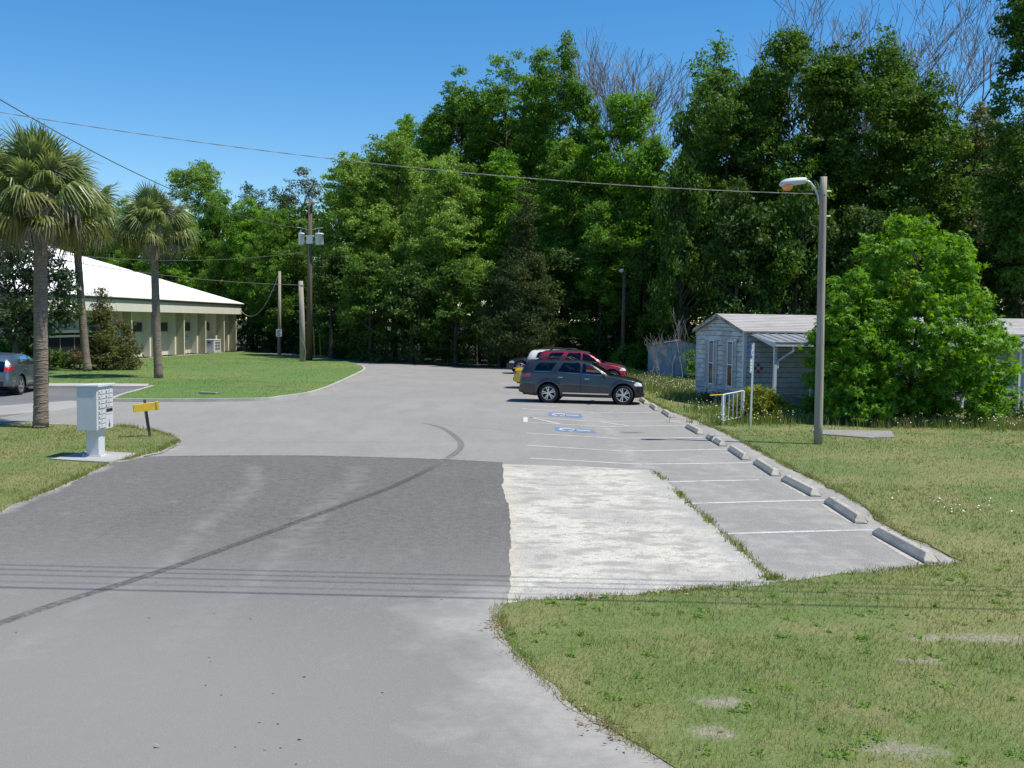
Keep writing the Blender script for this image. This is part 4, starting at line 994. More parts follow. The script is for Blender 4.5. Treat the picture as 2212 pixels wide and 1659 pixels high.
# ================================================================== CARS
def car_paint(name, c, flake=.5):
    mt, n, l, b = new_mat(name)
    b.inputs['Base Color'].default_value = rgb(c); b.inputs['Metallic'].default_value = flake; b.inputs['Roughness'].default_value = .38
    b.inputs['Coat Weight'].default_value = 1.0; b.inputs['Coat Roughness'].default_value = .03
    co = n.new('ShaderNodeTexCoord').outputs['Object']
    t = noise_node(n, l, co, 2.2, 4); col = mixc(n, l, mul(n, l, ramp01(n, l, t.outputs[0], .4, .7), .25), c, tuple(min(1, x*1.25+.015) for x in c))
    l.new(col, b.inputs['Base Color'])
    return mt
def car_glass(name, tint):
    mt, n, l, b = new_mat(name)
    g = n.new('ShaderNodeBsdfGlossy'); g.inputs['Roughness'].default_value = .02; g.inputs['Color'].default_value = (1,1,1,1)
    t = n.new('ShaderNodeBsdfTransparent'); t.inputs['Color'].default_value = (tint, tint, tint*1.02, 1)
    fr = n.new('ShaderNodeFresnel'); fr.inputs['IOR'].default_value = 1.5
    mx = n.new('ShaderNodeMixShader'); l.new(fr.outputs[0], mx.inputs[0]); l.new(t.outputs[0], mx.inputs[1]); l.new(g.outputs[0], mx.inputs[2])
    l.new(mx.outputs[0], n['Material Output'].inputs[0]); return mt
M['glass_dark'] = car_glass('glass_dark', .10); M['glass_clear'] = car_glass('glass_clear', .55)
M['chrome'] = mat('chrome', (.75,.76,.78), (), .14, metal=1.0)
M['alloy'] = mat('alloy', (.62,.63,.65), (), .28, metal=.9)
M['trim_black'] = mat('trim_black', (.02,.02,.021), [(15,.4,.7,(.03,.03,.03),.5)], .5)
M['interior'] = mat('interior', (.035,.034,.033), (), .8); M['seat_tan'] = mat('seat_tan', (.06,.055,.05), (), .8)
M['tail_red'] = mat('tail_red', (.42,.012,.015), (), .12, coat=1.0); M['lens_white'] = mat('lens_white', (.72,.74,.76), (), .1, coat=1.0); M['lens_amber'] = mat('lens_amber', (.75,.22,.05), (), .15)
M['well'] = mat('well', (.01,.01,.01), (), .9)

def pchip(xk, yk, x): return np.interp(x, xk, yk)
def smooth_interp(xk, yk, x):
    """monotone-ish cubic through keys"""
    xk = np.array(xk, float); yk = np.array(yk, float); h = np.diff(xk); d = np.diff(yk)/h
    mk = np.zeros(len(xk)); mk[0] = d[0]; mk[-1] = d[-1]
    for i in range(1, len(xk)-1):
        if d[i-1]*d[i] > 0: w1 = 2*h[i]+h[i-1]; w2 = h[i]+2*h[i-1]; mk[i] = (w1+w2)/(w1/d[i-1]+w2/d[i])
    i = np.clip(np.searchsorted(xk, x)-1, 0, len(h)-1); t = (x-xk[i])/h[i]
    return (yk[i]*(2*t**3-3*t**2+1)+mk[i]*h[i]*(t**3-2*t**2+t)+yk[i+1]*(-2*t**3+3*t**2)+mk[i+1]*h[i]*(t**3-t**2))
def in_poly(px, pz, poly):
    return inside(np.stack([px, pz], 1), poly)

def build_car(name, label, loc, heading, S, paint, group=None, roof_mat=None, detail=True):
    """x forward from the rear bumper (0) to the nose (L), y left, z up; S: shape keys"""
    L, W = S['L'], S['W']/2
    root = thing(name, label, 'car', loc, heading, group)
    NX = 170 if detail else 110
    xs = np.unique(np.concatenate([np.linspace(0, L, NX), [.02,.05,L-.05,L-.02]]))
    top = smooth_interp(*zip(*S['top']), xs); bot = smooth_interp(*zip(*S['bot']), xs)
    belt = np.minimum(smooth_interp(*zip(*S['belt']), xs), top-.05)
    plan = smooth_interp(*zip(*S['plan']), xs)               # half-width factor along the length
    rail = smooth_interp(*zip(*S['rail']), xs)               # roof-edge half-width factor
    crown = S.get('crown', .055)
    segs = ((0,1,4),(1,2,9),(2,3,9),(3,4,16),(4,5,5),(5,6,8)); rows = []; segid = []
    prof = []
    for i, x in enumerate(xs):
        w = W*plan[i]; zr = max(top[i]-crown, belt[i]+.02); wr = W*rail[i]*min(1, plan[i]*1.06)
        k = [(w*.90, bot[i]), (w*.985, bot[i]+.14*(belt[i]-bot[i])), (w*1.0, bot[i]+.55*(belt[i]-bot[i])), (w*.955, belt[i]), (wr, zr), (wr*.62, zr+.8*(top[i]-zr)), (0, top[i])]
        prof.append(k)
    prof = np.array(prof)                                     # NX,7,2
    def cr(p0,p1,p2,p3,t): return .5*((2*p1)+(-p0+p2)*t+(2*p0-5*p1+4*p2-p3)*t*t+(-p0+3*p1-3*p2+p3)*t**3)
    pts = []; sid = []
    for (a,b,n) in segs:
        for j in range(n):
            t = j/n
            p0 = prof[:,max(a-1,0)]; p3 = prof[:,min(b+1,6)] if b < 6 else prof[:,6]*np.array([0,1])+np.array([0,0])
            if a == 2 or a == 3 or a == 4: q = prof[:,a]*(1-t)+prof[:,b]*t + (np.array([.03*math.sin(math.pi*t),0]) if a == 3 else 0)*(prof[:,4:5,1]-prof[:,3:4,1] > .2)
            else: q = cr(p0, prof[:,a], prof[:,b], p3, t)
            pts.append(q); sid.append(a)
    pts.append(prof[:,6]); pts = np.stack(pts, 1)             # NX, K, 2
    K = pts.shape[1]; n = len(xs)
    V = np.zeros((n, K, 3)); V[:,:,0] = xs[:,None]; V[:,:,1] = pts[:,:,0]; V[:,:,2] = pts[:,:,1]
    V[:,:,0] += S.get('tuck', 0)*0
    # wheel arches: open the side and round the opening
    RA = S['arch']
    for wx in S['wheels']:
        dx = V[:,:,0]-wx; dz = V[:,:,2]-S['wz']; r = np.hypot(dx, dz); side = np.zeros((n,K), bool); side[:, :23] = True
        sel = side & (r > RA*.93) & (r < RA*1.07); f = np.where(sel, RA/np.maximum(r,1e-6), 1)
        V[:,:,0] = wx+dx*f; V[:,:,2] = S['wz']+dz*f
        near = side & (r < RA*1.22) & (r > RA*.9); V[:,:,1] += np.where(near, .018, 0)
    idx = np.arange(n*K).reshape(n,K)
    F = np.stack([idx[:-1,:-1], idx[1:,:-1], idx[1:,1:], idx[:-1,1:]], -1).reshape(-1,4)
    seg = np.tile(np.array(sid), n-1)
    Vf = V.reshape(-1,3); C = Vf[F].mean(1)
    part = np.full(len(F), 'body', object)
    for wx in S['wheels']:
        r = np.hypot(C[:,0]-wx, C[:,2]-S['wz']); part[(r < RA) & (seg <= 2)] = 'none'
    low = (C[:,2] < S['clad']) & (seg <= 2) & (part != 'none'); part[low] = 'trim'
    for nm, poly in S['doors']: part[in_poly(C[:,0], C[:,2], poly) & (part == 'body') & (seg <= 2)] = nm
    for nm, poly in S['glass']: part[in_poly(C[:,0], C[:,2], poly) & (seg == 3)] = nm
    xc, xr = S['cowl'], S['roof_front']
    part[(seg >= 4) & (C[:,0] > xr) & (C[:,0] < xc)] = 'windshield'
    ra, rb = S['rear_glass']
    part[(seg >= 4) & (C[:,0] > ra) & (C[:,0] < rb)] = 'rear_window'
    for nm, poly in S['lights']: part[in_poly(C[:,0], C[:,2], poly) & (seg <= 3) & (part != 'none')] = nm
    if roof_mat: part[(seg >= 4) & (C[:,0] >= rb) & (C[:,0] <= xr)] = 'roof_panel'
    if S.get('hood_black'): part[(seg >= 4) & (C[:,0] > xc) & (np.abs(C[:,1]) < .5)] = 'hood_panel'
    matl = {'body': paint, 'trim': M['trim_black'], 'windshield': M['glass_clear'], 'rear_window': M['glass_dark'], 'roof_panel': roof_mat, 'hood_panel': M['trim_black']}
    def put(nm, sel, mm, objname, sgn, parent=root):
        f = F[sel]; 
        if len(f) == 0: return None
        u, inv = np.unique(f, return_inverse=True); v = Vf[u].copy(); ff = inv.reshape(-1,4)
        if sgn == 0:                                           # both halves in one piece
            v2 = v.copy(); v2[:,1] *= -1; nv = len(v); v = np.concatenate([v, v2]); ff = np.concatenate([ff, ff[:,::-1]+nv])
        elif sgn < 0: v[:,1] *= -1; ff = ff[:,::-1]
        return np_mesh(objname, v, ff, mm, parent, smooth=True)
    objs = {}
    for nm in set(part):
        if nm == 'none': continue
        sel = part == nm
        if nm in ('body','trim','windshield','rear_window','roof_panel','hood_panel'):
            objs[nm] = put(nm, sel, matl[nm], {'trim':'lower_trim','roof_panel':'roof','hood_panel':'hood'}.get(nm, nm), 0)
        else:
            kind, mm = nm.split(':')[0], None
            if kind == 'door': mm = paint
            elif kind == 'window': mm = M['glass_clear'] if nm.endswith('front') else M['glass_dark']
            elif kind == 'headlight': mm = M['lens_white']
            elif kind == 'taillight': mm = M['tail_red']
            elif kind == 'marker': mm = M['lens_amber']; kind = 'headlight_marker'
            for s in (1,-1): objs[(nm,s)] = put(nm, sel, mm, kind, s)
    # end caps (tail and nose) with bumper, plate, grille
    def cap(i, nm, mm):
        ring = [Vf[idx[i,j]] for j in range(K)]; ring = ring + [(p[0],-p[1],p[2]) for p in ring[::-1][1:]]
        o = MB().add(ring, [tuple(range(len(ring)))]).build(nm, mm, root); return o
    cap(0, 'tailgate', paint); nose = cap(n-1, 'front_panel', paint)
    nz0, nz1 = bot[-1], top[-1]; wn = W*plan[-1]
    gr_ = MB().bx(L+.002,L+.03,-wn*.78,wn*.78,nz0+(nz1-nz0)*.46,nz0+(nz1-nz0)*.86).build('grille', M['trim_black'], root)
    MB().bx(L+.031,L+.04,-wn*.8,wn*.8,nz0+(nz1-nz0)*.64,nz0+(nz1-nz0)*.69).bx(L+.031,L+.041,-.03,.03,nz0+(nz1-nz0)*.47,nz0+(nz1-nz0)*.85).build('grille_bar', M['chrome'] if S.get('chrome', True) else paint, gr_)
    MB().bx(L+.002,L+.05,-wn*.9,wn*.9,nz0+.02,nz0+(nz1-nz0)*.3).build('bumper', M['trim_black'], root, bevel=.01)
    MB().bx(-.05,-.002,-W*plan[0]*.85,W*plan[0]*.85,bot[0]+.02,bot[0]+.2).build('bumper', M['trim_black'], root, bevel=.01)
    zp = bot[0]+.42; pl_ = MB().bx(-.022,-.002,-.16,.16,zp,zp+.16).build('licence_plate', M['sign_white'], root)
    # floor, interior
    MB().bx(.15,L-.15,-W*.86,W*.86,S['bot'][1][1]+.02,S['bot'][1][1]+.06).build('underbody', M['well'], root)
    zf = S['bot'][1][1]; zb_ = float(np.interp(L*.5, *zip(*S['belt'])))
    for sx in S['seats']:
        for sy in (-1,1):
            st = MB().bx(sx-.05,sx+.45,sy*.40-.23,sy*.40+.23,zf+.25,zf+.42).box((sx-.1,sy*.4,zf+.66),(.14,.46,.58),Matrix.Rotation(-.2,3,'Y')).build('seat', M['seat_tan'], root, bevel=.03)
            MB().box((sx-.17,sy*.4,zf+1.03),(.09,.24,.17)).build('headrest', M['seat_tan'], st, bevel=.02)
    MB().bx(S['cowl']-.75,S['cowl']-.1,-W*.8,W*.8,zb_-.35,zb_-.06).build('dashboard', M['interior'], root, bevel=.04)
    # wheel wells, wheels
    tw = S.get('tw', .24); R = S['wr']; rimr = R*.70
    def wheel_at(wx, s):
        yw = s*(W*.985-tw/2)
        well = MB().lathe([(RA*.995, -.02), (RA*.97, -.33), (0, -.33)], 28, 'y', (0,0,0))
        wl = well.build('wheel_well', M['well'], root); wl.location = (wx, s*W*.965, S['wz']); wl.scale = (1, s, 1)
        wb = bpy.data.objects.new('wheel', None); COL.objects.link(wb); wb.parent = root; wb.location = (wx, yw, R); wb.scale = (1, s, 1); wb.rotation_euler = (0, .37*wx, 0)
        MB().lathe([(rimr,-tw/2+.01),(R*.86,-tw/2),(R*.96,-tw/2+.02),(R,-tw/2+.05),(R,tw/2-.05),(R*.96,tw/2-.02),(R*.86,tw/2),(rimr*1.02,tw/2-.01),(rimr*.97,tw/2-.03)],36,'y').build('tyre', M['rubber'], wb, True)
        MB().lathe([(rimr*1.0,tw/2-.012),(rimr*.93,tw/2-.014),(rimr*.90,tw/2-.06),(rimr*.88,-.06),(0,-.06)],36,'y').build('rim_barrel', M['wire'], wb, True)
        rm = MB(); ns = S.get('spokes', 10)
        rm.lathe([(rimr*1.0,tw/2-.010),(rimr*.965,tw/2-.004),(rimr*.92,tw/2-.012)],36,'y')
        rm.lathe([(rimr*.28,tw/2-.05),(rimr*.26,tw/2-.025),(rimr*.12,tw/2-.018),(0,tw/2-.018)],16,'y')
        for k in range(ns):
            a = 2*math.pi*k/ns + (.13 if k % 2 else -.13)*(1 if ns == 10 else 0); ca, sa_ = math.cos(a), math.sin(a); wd = rimr*(.075 if ns == 10 else .12)
            q = [(rimr*.2,-wd*.8),(rimr*.95,-wd),(rimr*.95,wd),(rimr*.2,wd*.8)]
            rm.extr([(u*ca-v*sa_, tw/2-.045, u*sa_+v*ca) for u, v in q], (0,.033,0))
        rm.build('rim', M['alloy'], wb)
    for wx in S['wheels']:
        for s in (1,-1): wheel_at(wx, s)
    # side details following the skin
    def skin(x, z):
        i = int(np.clip(np.searchsorted(xs, x), 0, n-1)); zz = V[i,:33,2]; yy = V[i,:33,1]; o = np.argsort(zz); return float(np.interp(z, zz[o], yy[o]))
    def ribbon3(line, w, nm, mm, parent, s, off=.004):
        mb = MB(); vs_ = []
        for i,(x,z) in enumerate(line):
            a = line[max(0,i-1)]; b = line[min(len(line)-1,i+1)]; tx, tz = b[0]-a[0], b[1]-a[1]; ll = math.hypot(tx,tz) or 1; nx, nz = -tz/ll*w/2, tx/ll*w/2
            for q in ((x+nx,z+nz),(x-nx,z-nz)):
                vs_.append((q[0], s*(skin(*q)+off), q[1]))
        mb.add(vs_, [(2*i,2*i+1,2*i+3,2*i+2) for i in range(len(line)-1)])
        return mb.build(nm, mm, parent)
    def dens(line, k=8):
        out = []
        for a, b in zip(line[:-1], line[1:]): out += [(a[0]+(b[0]-a[0])*t/k, a[1]+(b[1]-a[1])*t/k) for t in range(k)]
        return out + [line[-1]]
    for s in (1,-1):
        for nm, poly in S['doors']:
            o = objs.get((nm,s))
            if o is None: continue
            ribbon3(dens(list(poly)+[poly[0]]), .012, 'door_seam', M['black'], o, s)
            hx, hz = S['handles'][nm]
            h = MB().box((hx, s*(skin(hx,hz)+.022), hz), (.20,.03,.032)).build('handle', M['chrome'] if S.get('chrome', True) else paint, o, bevel=.008)
        if 'sill' in S: ribbon3(dens(S['sill'], 12), .05, 'sill_strip', M['chrome'], root, s, .008)
        if 'crease' in S: ribbon3(dens(S['crease'], 12), .018, 'door_crease', paint, root, s, .010)
        for nm, poly in S['glass']:
            o = objs.get((nm,s))
            if o is not None: ribbon3(dens([poly[0],poly[1]], 6), .02, 'window_trim', M['trim_black'] if nm.endswith('x') else M['chrome'] if S.get('chrome', True) else M['trim_black'], o, s, .003)
        mx_, mz_ = S['mirror']
        mi = MB().box((mx_, s*(W*.99+.10), mz_), (.13,.22,.15)).build('side_mirror', M['trim_black'] if not S.get('mirror_paint') else paint, root, bevel=.03)
        MB().box((mx_+.02, s*(W*.93), mz_-.05), (.09,.14,.05)).build('mirror_arm', M['trim_black'], mi)
        if S.get('rack'):
            x0, x1 = S['rack']; zz = [float(np.interp(x, xs, top)) for x in np.linspace(x0,x1,7)]
            rp = [(x, s*W*.60, z+(.075 if 0 < i < 6 else -.02)) for i, (x, z) in enumerate(zip(np.linspace(x0,x1,7), zz))]
            MB().tube(rp, .02, 6).build('roof_rail', M['trim_black'] if S.get('rack_black') else M['galv'], root, True)
    if S.get('crossbars'):
        for x in S['crossbars']:
            z = float(np.interp(x, xs, top))
            MB().tube([(x,-W*.6,z+.07),(x,-W*.3,z+.10),(x,W*.3,z+.10),(x,W*.6,z+.07)], .025, 6).build('crossbar', M['trim_black'], root, True)
    if S.get('spoiler'):
        x, z, dx = S['spoiler']; MB().bx(x-dx,x+.12,-W*.62,W*.62,z-.035,z+.005).build('spoiler', paint, root, bevel=.012)
    if 'wiper' in S: pass
    return root

def suv(L=5.05, H=1.80, hood=1.0):
    f = L/5.11; z = H/1.83
    X = lambda v: v*f
    return dict(L=L, W=1.93, wheels=(X(1.246),X(4.33)), wz=.40, wr=.395, arch=.47, clad=.40, cowl=X(3.86), roof_front=X(3.0), rear_glass=(X(.03),X(.30)), crown=.06,
      top=[(0,.98*z),(X(.04),1.28*z),(X(.12),1.50*z),(X(.28),1.73*z),(X(.45),1.785*z),(X(.8),1.805*z),(X(1.6),1.825*z),(X(2.3),1.815*z),(X(2.9),1.735*z),(X(3.4),1.475*z),(X(3.88),1.20*z),(X(4.2),1.155*z*hood),(X(4.7),1.07*z*hood),(X(4.95),.99*z),(X(5.06),.93*z),(L,.80*z)],
      bot=[(0,.42),(X(.5),.30),(X(1.5),.27),(X(3.8),.26),(X(4.6),.27),(L,.30)],
      belt=[(0,.9*z),(X(.1),1.16*z),(X(.4),1.29*z),(X(1.5),1.27*z),(X(3.0),1.21*z),(X(3.8),1.15*z),(X(4.5),1.04*z),(X(4.9),.93*z),(L,.72*z)],
      plan=[(0,.83),(X(.08),.90),(X(.35),.97),(X(1.2),1.0),(X(4.1),1.0),(X(4.6),.965),(X(4.85),.90),(X(5.0),.82),(L,.66)],
      rail=[(0,.78),(X(.3),.70),(X(.8),.70),(X(2.6),.70),(X(3.1),.74),(X(3.9),.84),(X(4.6),.80),(L,.70)],
      doors=[('door:rear',[(X(1.50),.98*z),(X(1.62),1.30*z),(X(2.57),1.30*z),(X(2.57),.43),(X(1.90),.43),(X(1.74),.72)]), ('door:front',[(X(2.59),.43),(X(2.59),1.30*z),(X(3.72),1.20*z),(X(3.72),.70),(X(3.66),.43)])],
      handles={'door:rear':(X(1.74),1.10*z),'door:front':(X(2.84),1.05*z)},
      glass=[('window:quarter',[(X(.62),1.33*z),(X(1.30),1.335*z),(X(1.56),1.69*z),(X(.86),1.695*z),(X(.72),1.58*z)]), ('window:rear',[(X(1.60),1.315*z),(X(2.55),1.255*z),(X(2.52),1.70*z),(X(1.84),1.71*z)]), ('window:front',[(X(2.64),1.25*z),(X(3.52),1.20*z),(X(3.34),1.39*z),(X(3.0),1.59*z),(X(2.62),1.695*z)])],
      lights=[('taillight:x',[(-.1,1.06*z),(X(.46),1.11*z),(X(.50),1.24*z),(X(.05),1.22*z),(-.1,1.2*z)]), ('headlight:x',[(X(4.78),.80*z),(X(5.3),.76*z),(X(5.3),.92*z),(X(4.84),.945*z)]), ('marker:x',[(X(4.74),.84*z),(X(4.80),.83*z),(X(4.84),.92*z),(X(4.78),.92*z)])],
      seats=(X(2.75),X(1.85)), mirror=(X(3.52),1.20*z), sill=[(X(1.82),.42),(X(3.74),.41)], crease=[(X(1.9),.78*z),(X(3.6),.74*z)], rack=(X(.62),X(2.3)))
gp = car_paint('paint_graphite', (.036,.038,.044), .65); rp_ = car_paint('paint_red', (.30,.012,.03), .4); yp = car_paint('paint_yellow', (.62,.40,.004), .1)
wp = car_paint('paint_white', (.68,.66,.60), .0); bp_ = car_paint('paint_black', (.012,.014,.02), .3); mp_ = car_paint('paint_slate', (.13,.165,.20), .7)

# dark grey SUV parked nose-in, nearest the accessible stalls
wr_, wf_ = G(1186,870), G(1345,875)
S1 = suv(4.98, 1.76); S1['crossbars'] = (1.25, 2.0); S1['rack_black'] = True
dirv = (wf_-wr_).xy.normalized(); hd_ = math.atan2(dirv.y, dirv.x)*.75
def set_car(ref_pt, S, heading, wheel_index, side):
    """put the given wheel's contact point at ref_pt (side -1 = right hand side)"""
    off = Vector((S['wheels'][wheel_index], side*(S['W']/2-.12)))
    c, s = math.cos(heading), math.sin(heading)
    return Vector((ref_pt.x-(off.x*c-off.y*s), ref_pt.y-(off.x*s+off.y*c), .004))
mid = (wr_+wf_)/2
S_mid = (S1['wheels'][0]+S1['wheels'][1])/2
c_, s_ = math.cos(hd_), math.sin(hd_)
off = Vector((S_mid, -(S1['W']/2-.12)))
g_loc = Vector((mid.x-(off.x*c_-off.y*s_), mid.y-(off.x*s_+off.y*c_), .004))
build_car('parked_suv', 'dark grey sport utility vehicle parked nearest the painted accessible stalls', g_loc, hd_, S1, gp, 'cars parked nose-in along the stalls')
# yellow low coupe in the next bay
def coupe():
    S = suv(4.75, 1.40); X = lambda v: v*4.75/5.11
    S.update(W=1.88, top=[(0,.82),(X(.05),.97),(X(.3),1.02),(X(.75),1.06),(X(1.2),1.22),(X(1.7),1.35),(X(2.1),1.375),(X(2.6),1.33),(X(3.2),1.10),(X(3.5),1.0),(X(4.2),.93),(X(4.8),.80),(X(5.05),.70),(4.75,.62)],
      belt=[(0,.74),(X(.3),.93),(X(1.5),.97),(X(3.3),.93),(X(4.5),.78),(4.75,.52)], rear_glass=(X(.85),X(1.5)), cowl=X(3.35), roof_front=X(2.5), clad=.30,
      bot=[(0,.36),(X(.5),.24),(X(1.5),.20),(X(3.8),.20),(X(4.6),.2),(4.75,.24)], wz=.34, wr=.34, arch=.40,
      doors=[('door:front',[(X(1.9),.33),(X(1.75),.95),(X(3.2),.92),(X(3.3),.33)])], handles={'door:front':(X(2.0),.82)},
      glass=[('window:rear',[(X(1.3),1.0),(X(1.8),1.0),(X(1.8),1.24)]), ('window:front',[(X(1.86),1.0),(X(3.0),.98),(X(2.5),1.24),(X(1.86),1.27)])],
      lights=[('taillight:x',[(-.1,.74),(X(.14),.74),(X(.14),.88),(-.1,.88)]), ('headlight:x',[(X(4.7),.58),(X(5.3),.55),(X(5.3),.68),(X(4.75),.70)])],
      seats=(X(2.2),), mirror=(X(2.95),.98), sill=[(X(1.9),.3),(X(3.2),.3)], chrome=False, mirror_paint=True)
    S.pop('rack'); S.pop('crease'); S['spoiler'] = (.03, 1.0, .10); return S
S2 = coupe()
y_off = Vector((-math.sin(hd_), math.cos(hd_)))*2.75; x_off = Vector((math.cos(hd_), math.sin(hd_)))
def row_place(n, S, px, heading=None):
    """n bays beyond the grey car, with the tail's right-hand corner on the picture column px"""
    h = hd_ if heading is None else heading
    base = g_loc.xy + y_off*n; cw = Vector((math.sin(h), -math.cos(h)))*S['W']*.42
    for _ in range(4):
        q = base + cw; want = P(px, 800, q.y).x; base = base + x_off*((want-q.x)/x_off.x)
    return (base.x, base.y, .004)
build_car('parked_coupe', 'bright yellow low coupe mostly hidden behind the dark grey car', row_place(2.9, S2, 1110), hd_, S2, yp, 'cars parked nose-in along the stalls', detail=False)
S3 = suv(4.75, 1.80); S3.update(hood_black=True, crossbars=None, rack_black=True)
build_car('parked_suv', 'red sport utility vehicle with dark roof parked beyond the yellow coupe', row_place(4.5, S3, 1159), hd_, S3, rp_, 'cars parked nose-in along the stalls', roof_mat=M['trim_black'])
S4 = suv(4.6, 1.74); S4.update(rack_black=True)
build_car('parked_suv', 'white sport utility vehicle whose tail shows past the red one', row_place(5.6, S4, 1136), hd_, S4, wp, 'cars parked nose-in along the stalls', detail=False)
# black car facing the other way at the wood's edge
S5 = suv(4.9, 1.60); S5.update(rack=None)
build_car('parked_car', 'black car facing away from the row, nose out at the wood edge', (P(1096,800,63).x+4.9, 63.0, .004), math.pi+.10, S5, bp_)
# slate crossover by the office, tail towards the driveway
S6 = suv(4.80, 1.72); S6.update(chrome=False, mirror_paint=True, spokes=5)
S6['top'] = [(0,.92),(.06,1.12),(.18,1.30),(.42,1.55),(.75,1.64),(1.5,1.71),(2.1,1.70),(2.7,1.60),(3.2,1.38),(3.65,1.16),(4.0,1.10),(4.4,1.0),(4.65,.92),(4.8,.76)]
S6['glass'] = [('window:quarter',[(.95,1.28),(1.42,1.27),(1.42,1.52),(1.2,1.48)]), ('window:rear',[(1.47,1.265),(2.4,1.23),(2.38,1.56),(1.47,1.545)]), ('window:front',[(2.45,1.23),(3.3,1.17),(2.85,1.45),(2.43,1.56)])]
S6['lights'] = [('taillight:x',[(-.1,.98),(.55,1.12),(.58,1.20),(.3,1.20),(-.1,1.12)]), ('headlight:x',[(4.4,.80),(5,.72),(5,.85),(4.45,.92)])]
S6.pop('rack'); S6.pop('sill')
h6 = math.radians(90+7)
ml = set_car(G(41,853), S6, h6, 0, -1)
build_car('parked_crossover', 'slate grey crossover parked by the office behind the front palm', ml, h6, S6, mp_)
# ================================================================== TREES
M['bark'] = mat('bark', (.075,.062,.05), [(6,.42,.65,(.045,.038,.03),.8,(1,1,.2)), (20,.5,.72,(.12,.105,.088),.6,(1,1,.25))], .95, [(18,.6,(1,1,.25))])
M['bark_pale'] = mat('bark_pale', (.20,.18,.16), [(5,.42,.65,(.13,.115,.10),.8,(1,1,.3)), (20,.5,.72,(.28,.26,.24),.5)], .95)
M['twig_grey'] = mat('twig_grey', (.17,.145,.12), (), .95)
M['palm_bark'] = mat('palm_bark', (.23,.18,.135), [(14,.42,.62,(.12,.092,.07),.85,(.35,.35,1.6)), (40,.5,.7,(.34,.285,.23),.7,(.3,.3,1.3)), (1.2,.45,.65,(.12,.10,.085),.5)], .95, [(22,1.0,(.3,.3,1.5))])
LM = {'oak':   leaf_mat('leaf_oak', (.09,.165,.026), (.175,.305,.050), (.28,.42,.09), .34),
      'gum':   leaf_mat('leaf_gum', (.055,.125,.014), (.11,.235,.028), (.19,.33,.05), .38),
      'bright':leaf_mat('leaf_bright', (.055,.14,.011), (.12,.275,.024), (.21,.38,.045), .40),
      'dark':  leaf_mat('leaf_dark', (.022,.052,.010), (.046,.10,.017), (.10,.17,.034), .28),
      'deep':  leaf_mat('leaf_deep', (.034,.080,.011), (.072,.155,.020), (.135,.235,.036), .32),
      'olive': leaf_mat('leaf_olive', (.06,.08,.024), (.115,.14,.042), (.17,.195,.065), .28),
      'cedar': leaf_mat('leaf_cedar', (.028,.046,.014), (.058,.085,.024), (.095,.125,.036), .18, .7, .2),
      'magnolia': leaf_mat('leaf_magnolia', (.013,.032,.010), (.030,.062,.018), (.085,.12,.04), .12, .3, .5),
      'redtip': leaf_mat('leaf_redtip', (.05,.08,.018), (.10,.135,.033), (.20,.085,.05), .25),
      'bush':  leaf_mat('leaf_bush', (.07,.10,.012), (.18,.215,.022), (.33,.35,.04), .3)}
LEAFTRIS = 0
def leaf_cloud(name, C, R, per, size, matl, parent, seed, up=.35, droop=0.0, aspect=.55, flat=1.0, star=False, shade=None):
    """C (n,3) bough centres, R (n,3) radii, per leaves each"""
    global LEAFTRIS
    r = np.random.default_rng(seed); n = len(C); N = int(per.sum()) if hasattr(per, 'sum') else n*per
    ci = np.repeat(np.arange(n), per)
    N = len(ci)
    nsp = 7                                             # sprays per bough
    sp = r.normal(size=(n,nsp,3)); sp = sp/np.linalg.norm(sp,axis=2)[:,:,None]*(r.random((n,nsp,1))**.45)*.95
    k_ = r.integers(0, nsp, N); g = np.clip(r.normal(size=(N,3)), -2, 2)*np.array([.30,.30,.20])
    d = sp[ci,k_] + g
    p = C[ci] + d*R[ci]
    d = d/(np.linalg.norm(d, axis=1)[:,None]+1e-6)
    nor = d*.55 + r.normal(size=(N,3))*.55 + np.array([0,0,up]); nor /= np.linalg.norm(nor, axis=1)[:,None]
    t = r.normal(size=(N,3)); t[:,2] -= droop*2; t -= nor*(t*nor).sum(1)[:,None]; t /= np.linalg.norm(t, axis=1)[:,None]+1e-9
    b = np.cross(nor, t); s = size*r.uniform(.6,1.35,N)[:,None]
    tint = np.clip(r.normal(.5,.17,N)+np.repeat(r.normal(0,.13,n), np.bincount(ci, minlength=n))[:N]+r.normal(0,.14,(n,nsp))[ci,k_], 0, 1)
    if star:
        k = 5; ang = np.array([-1.75,-.85,0,.85,1.75]); le = np.array([.62,.9,1.0,.9,.62])
        V = np.zeros((N,11,3), np.float32); V[:,0] = p
        j = 1
        for a, l in zip(ang, le):
            V[:,j] = p + (t*math.cos(a)+b*math.sin(a))*s*l + nor*s*-.18*l; j += 1
        for a in (-2.3,-1.3,-.42,.42,1.3): 
            V[:,j] = p + (t*math.cos(a)+b*math.sin(a))*s*.36; j += 1
        base = (np.arange(N)*11)[:,None]
        F = np.concatenate([base+np.array([0,6+i,1+i]) for i in range(5)] + [base+np.array([0,1+i,7+i]) for i in range(4)])
        at = np.tile(tint, 9)
    else:
        w = aspect
        V = np.zeros((N,3,3), np.float32)
        V[:,0] = p - t*s*.5 + b*s*w*.5; V[:,1] = p + t*s*.5 - nor*s*.08; V[:,2] = p - t*s*.5*r.uniform(.2,1.2,(N,1)) - b*s*w*.5 + nor*s*.10
        base = (np.arange(N)*3)[:,None]; F = base + np.array([0,1,2]); at = tint
    LEAFTRIS += len(F)
    o = np_mesh(name, V.reshape(-1,3), F, matl, parent, {'tint': at}); o['kind'] = 'stuff'
    return o
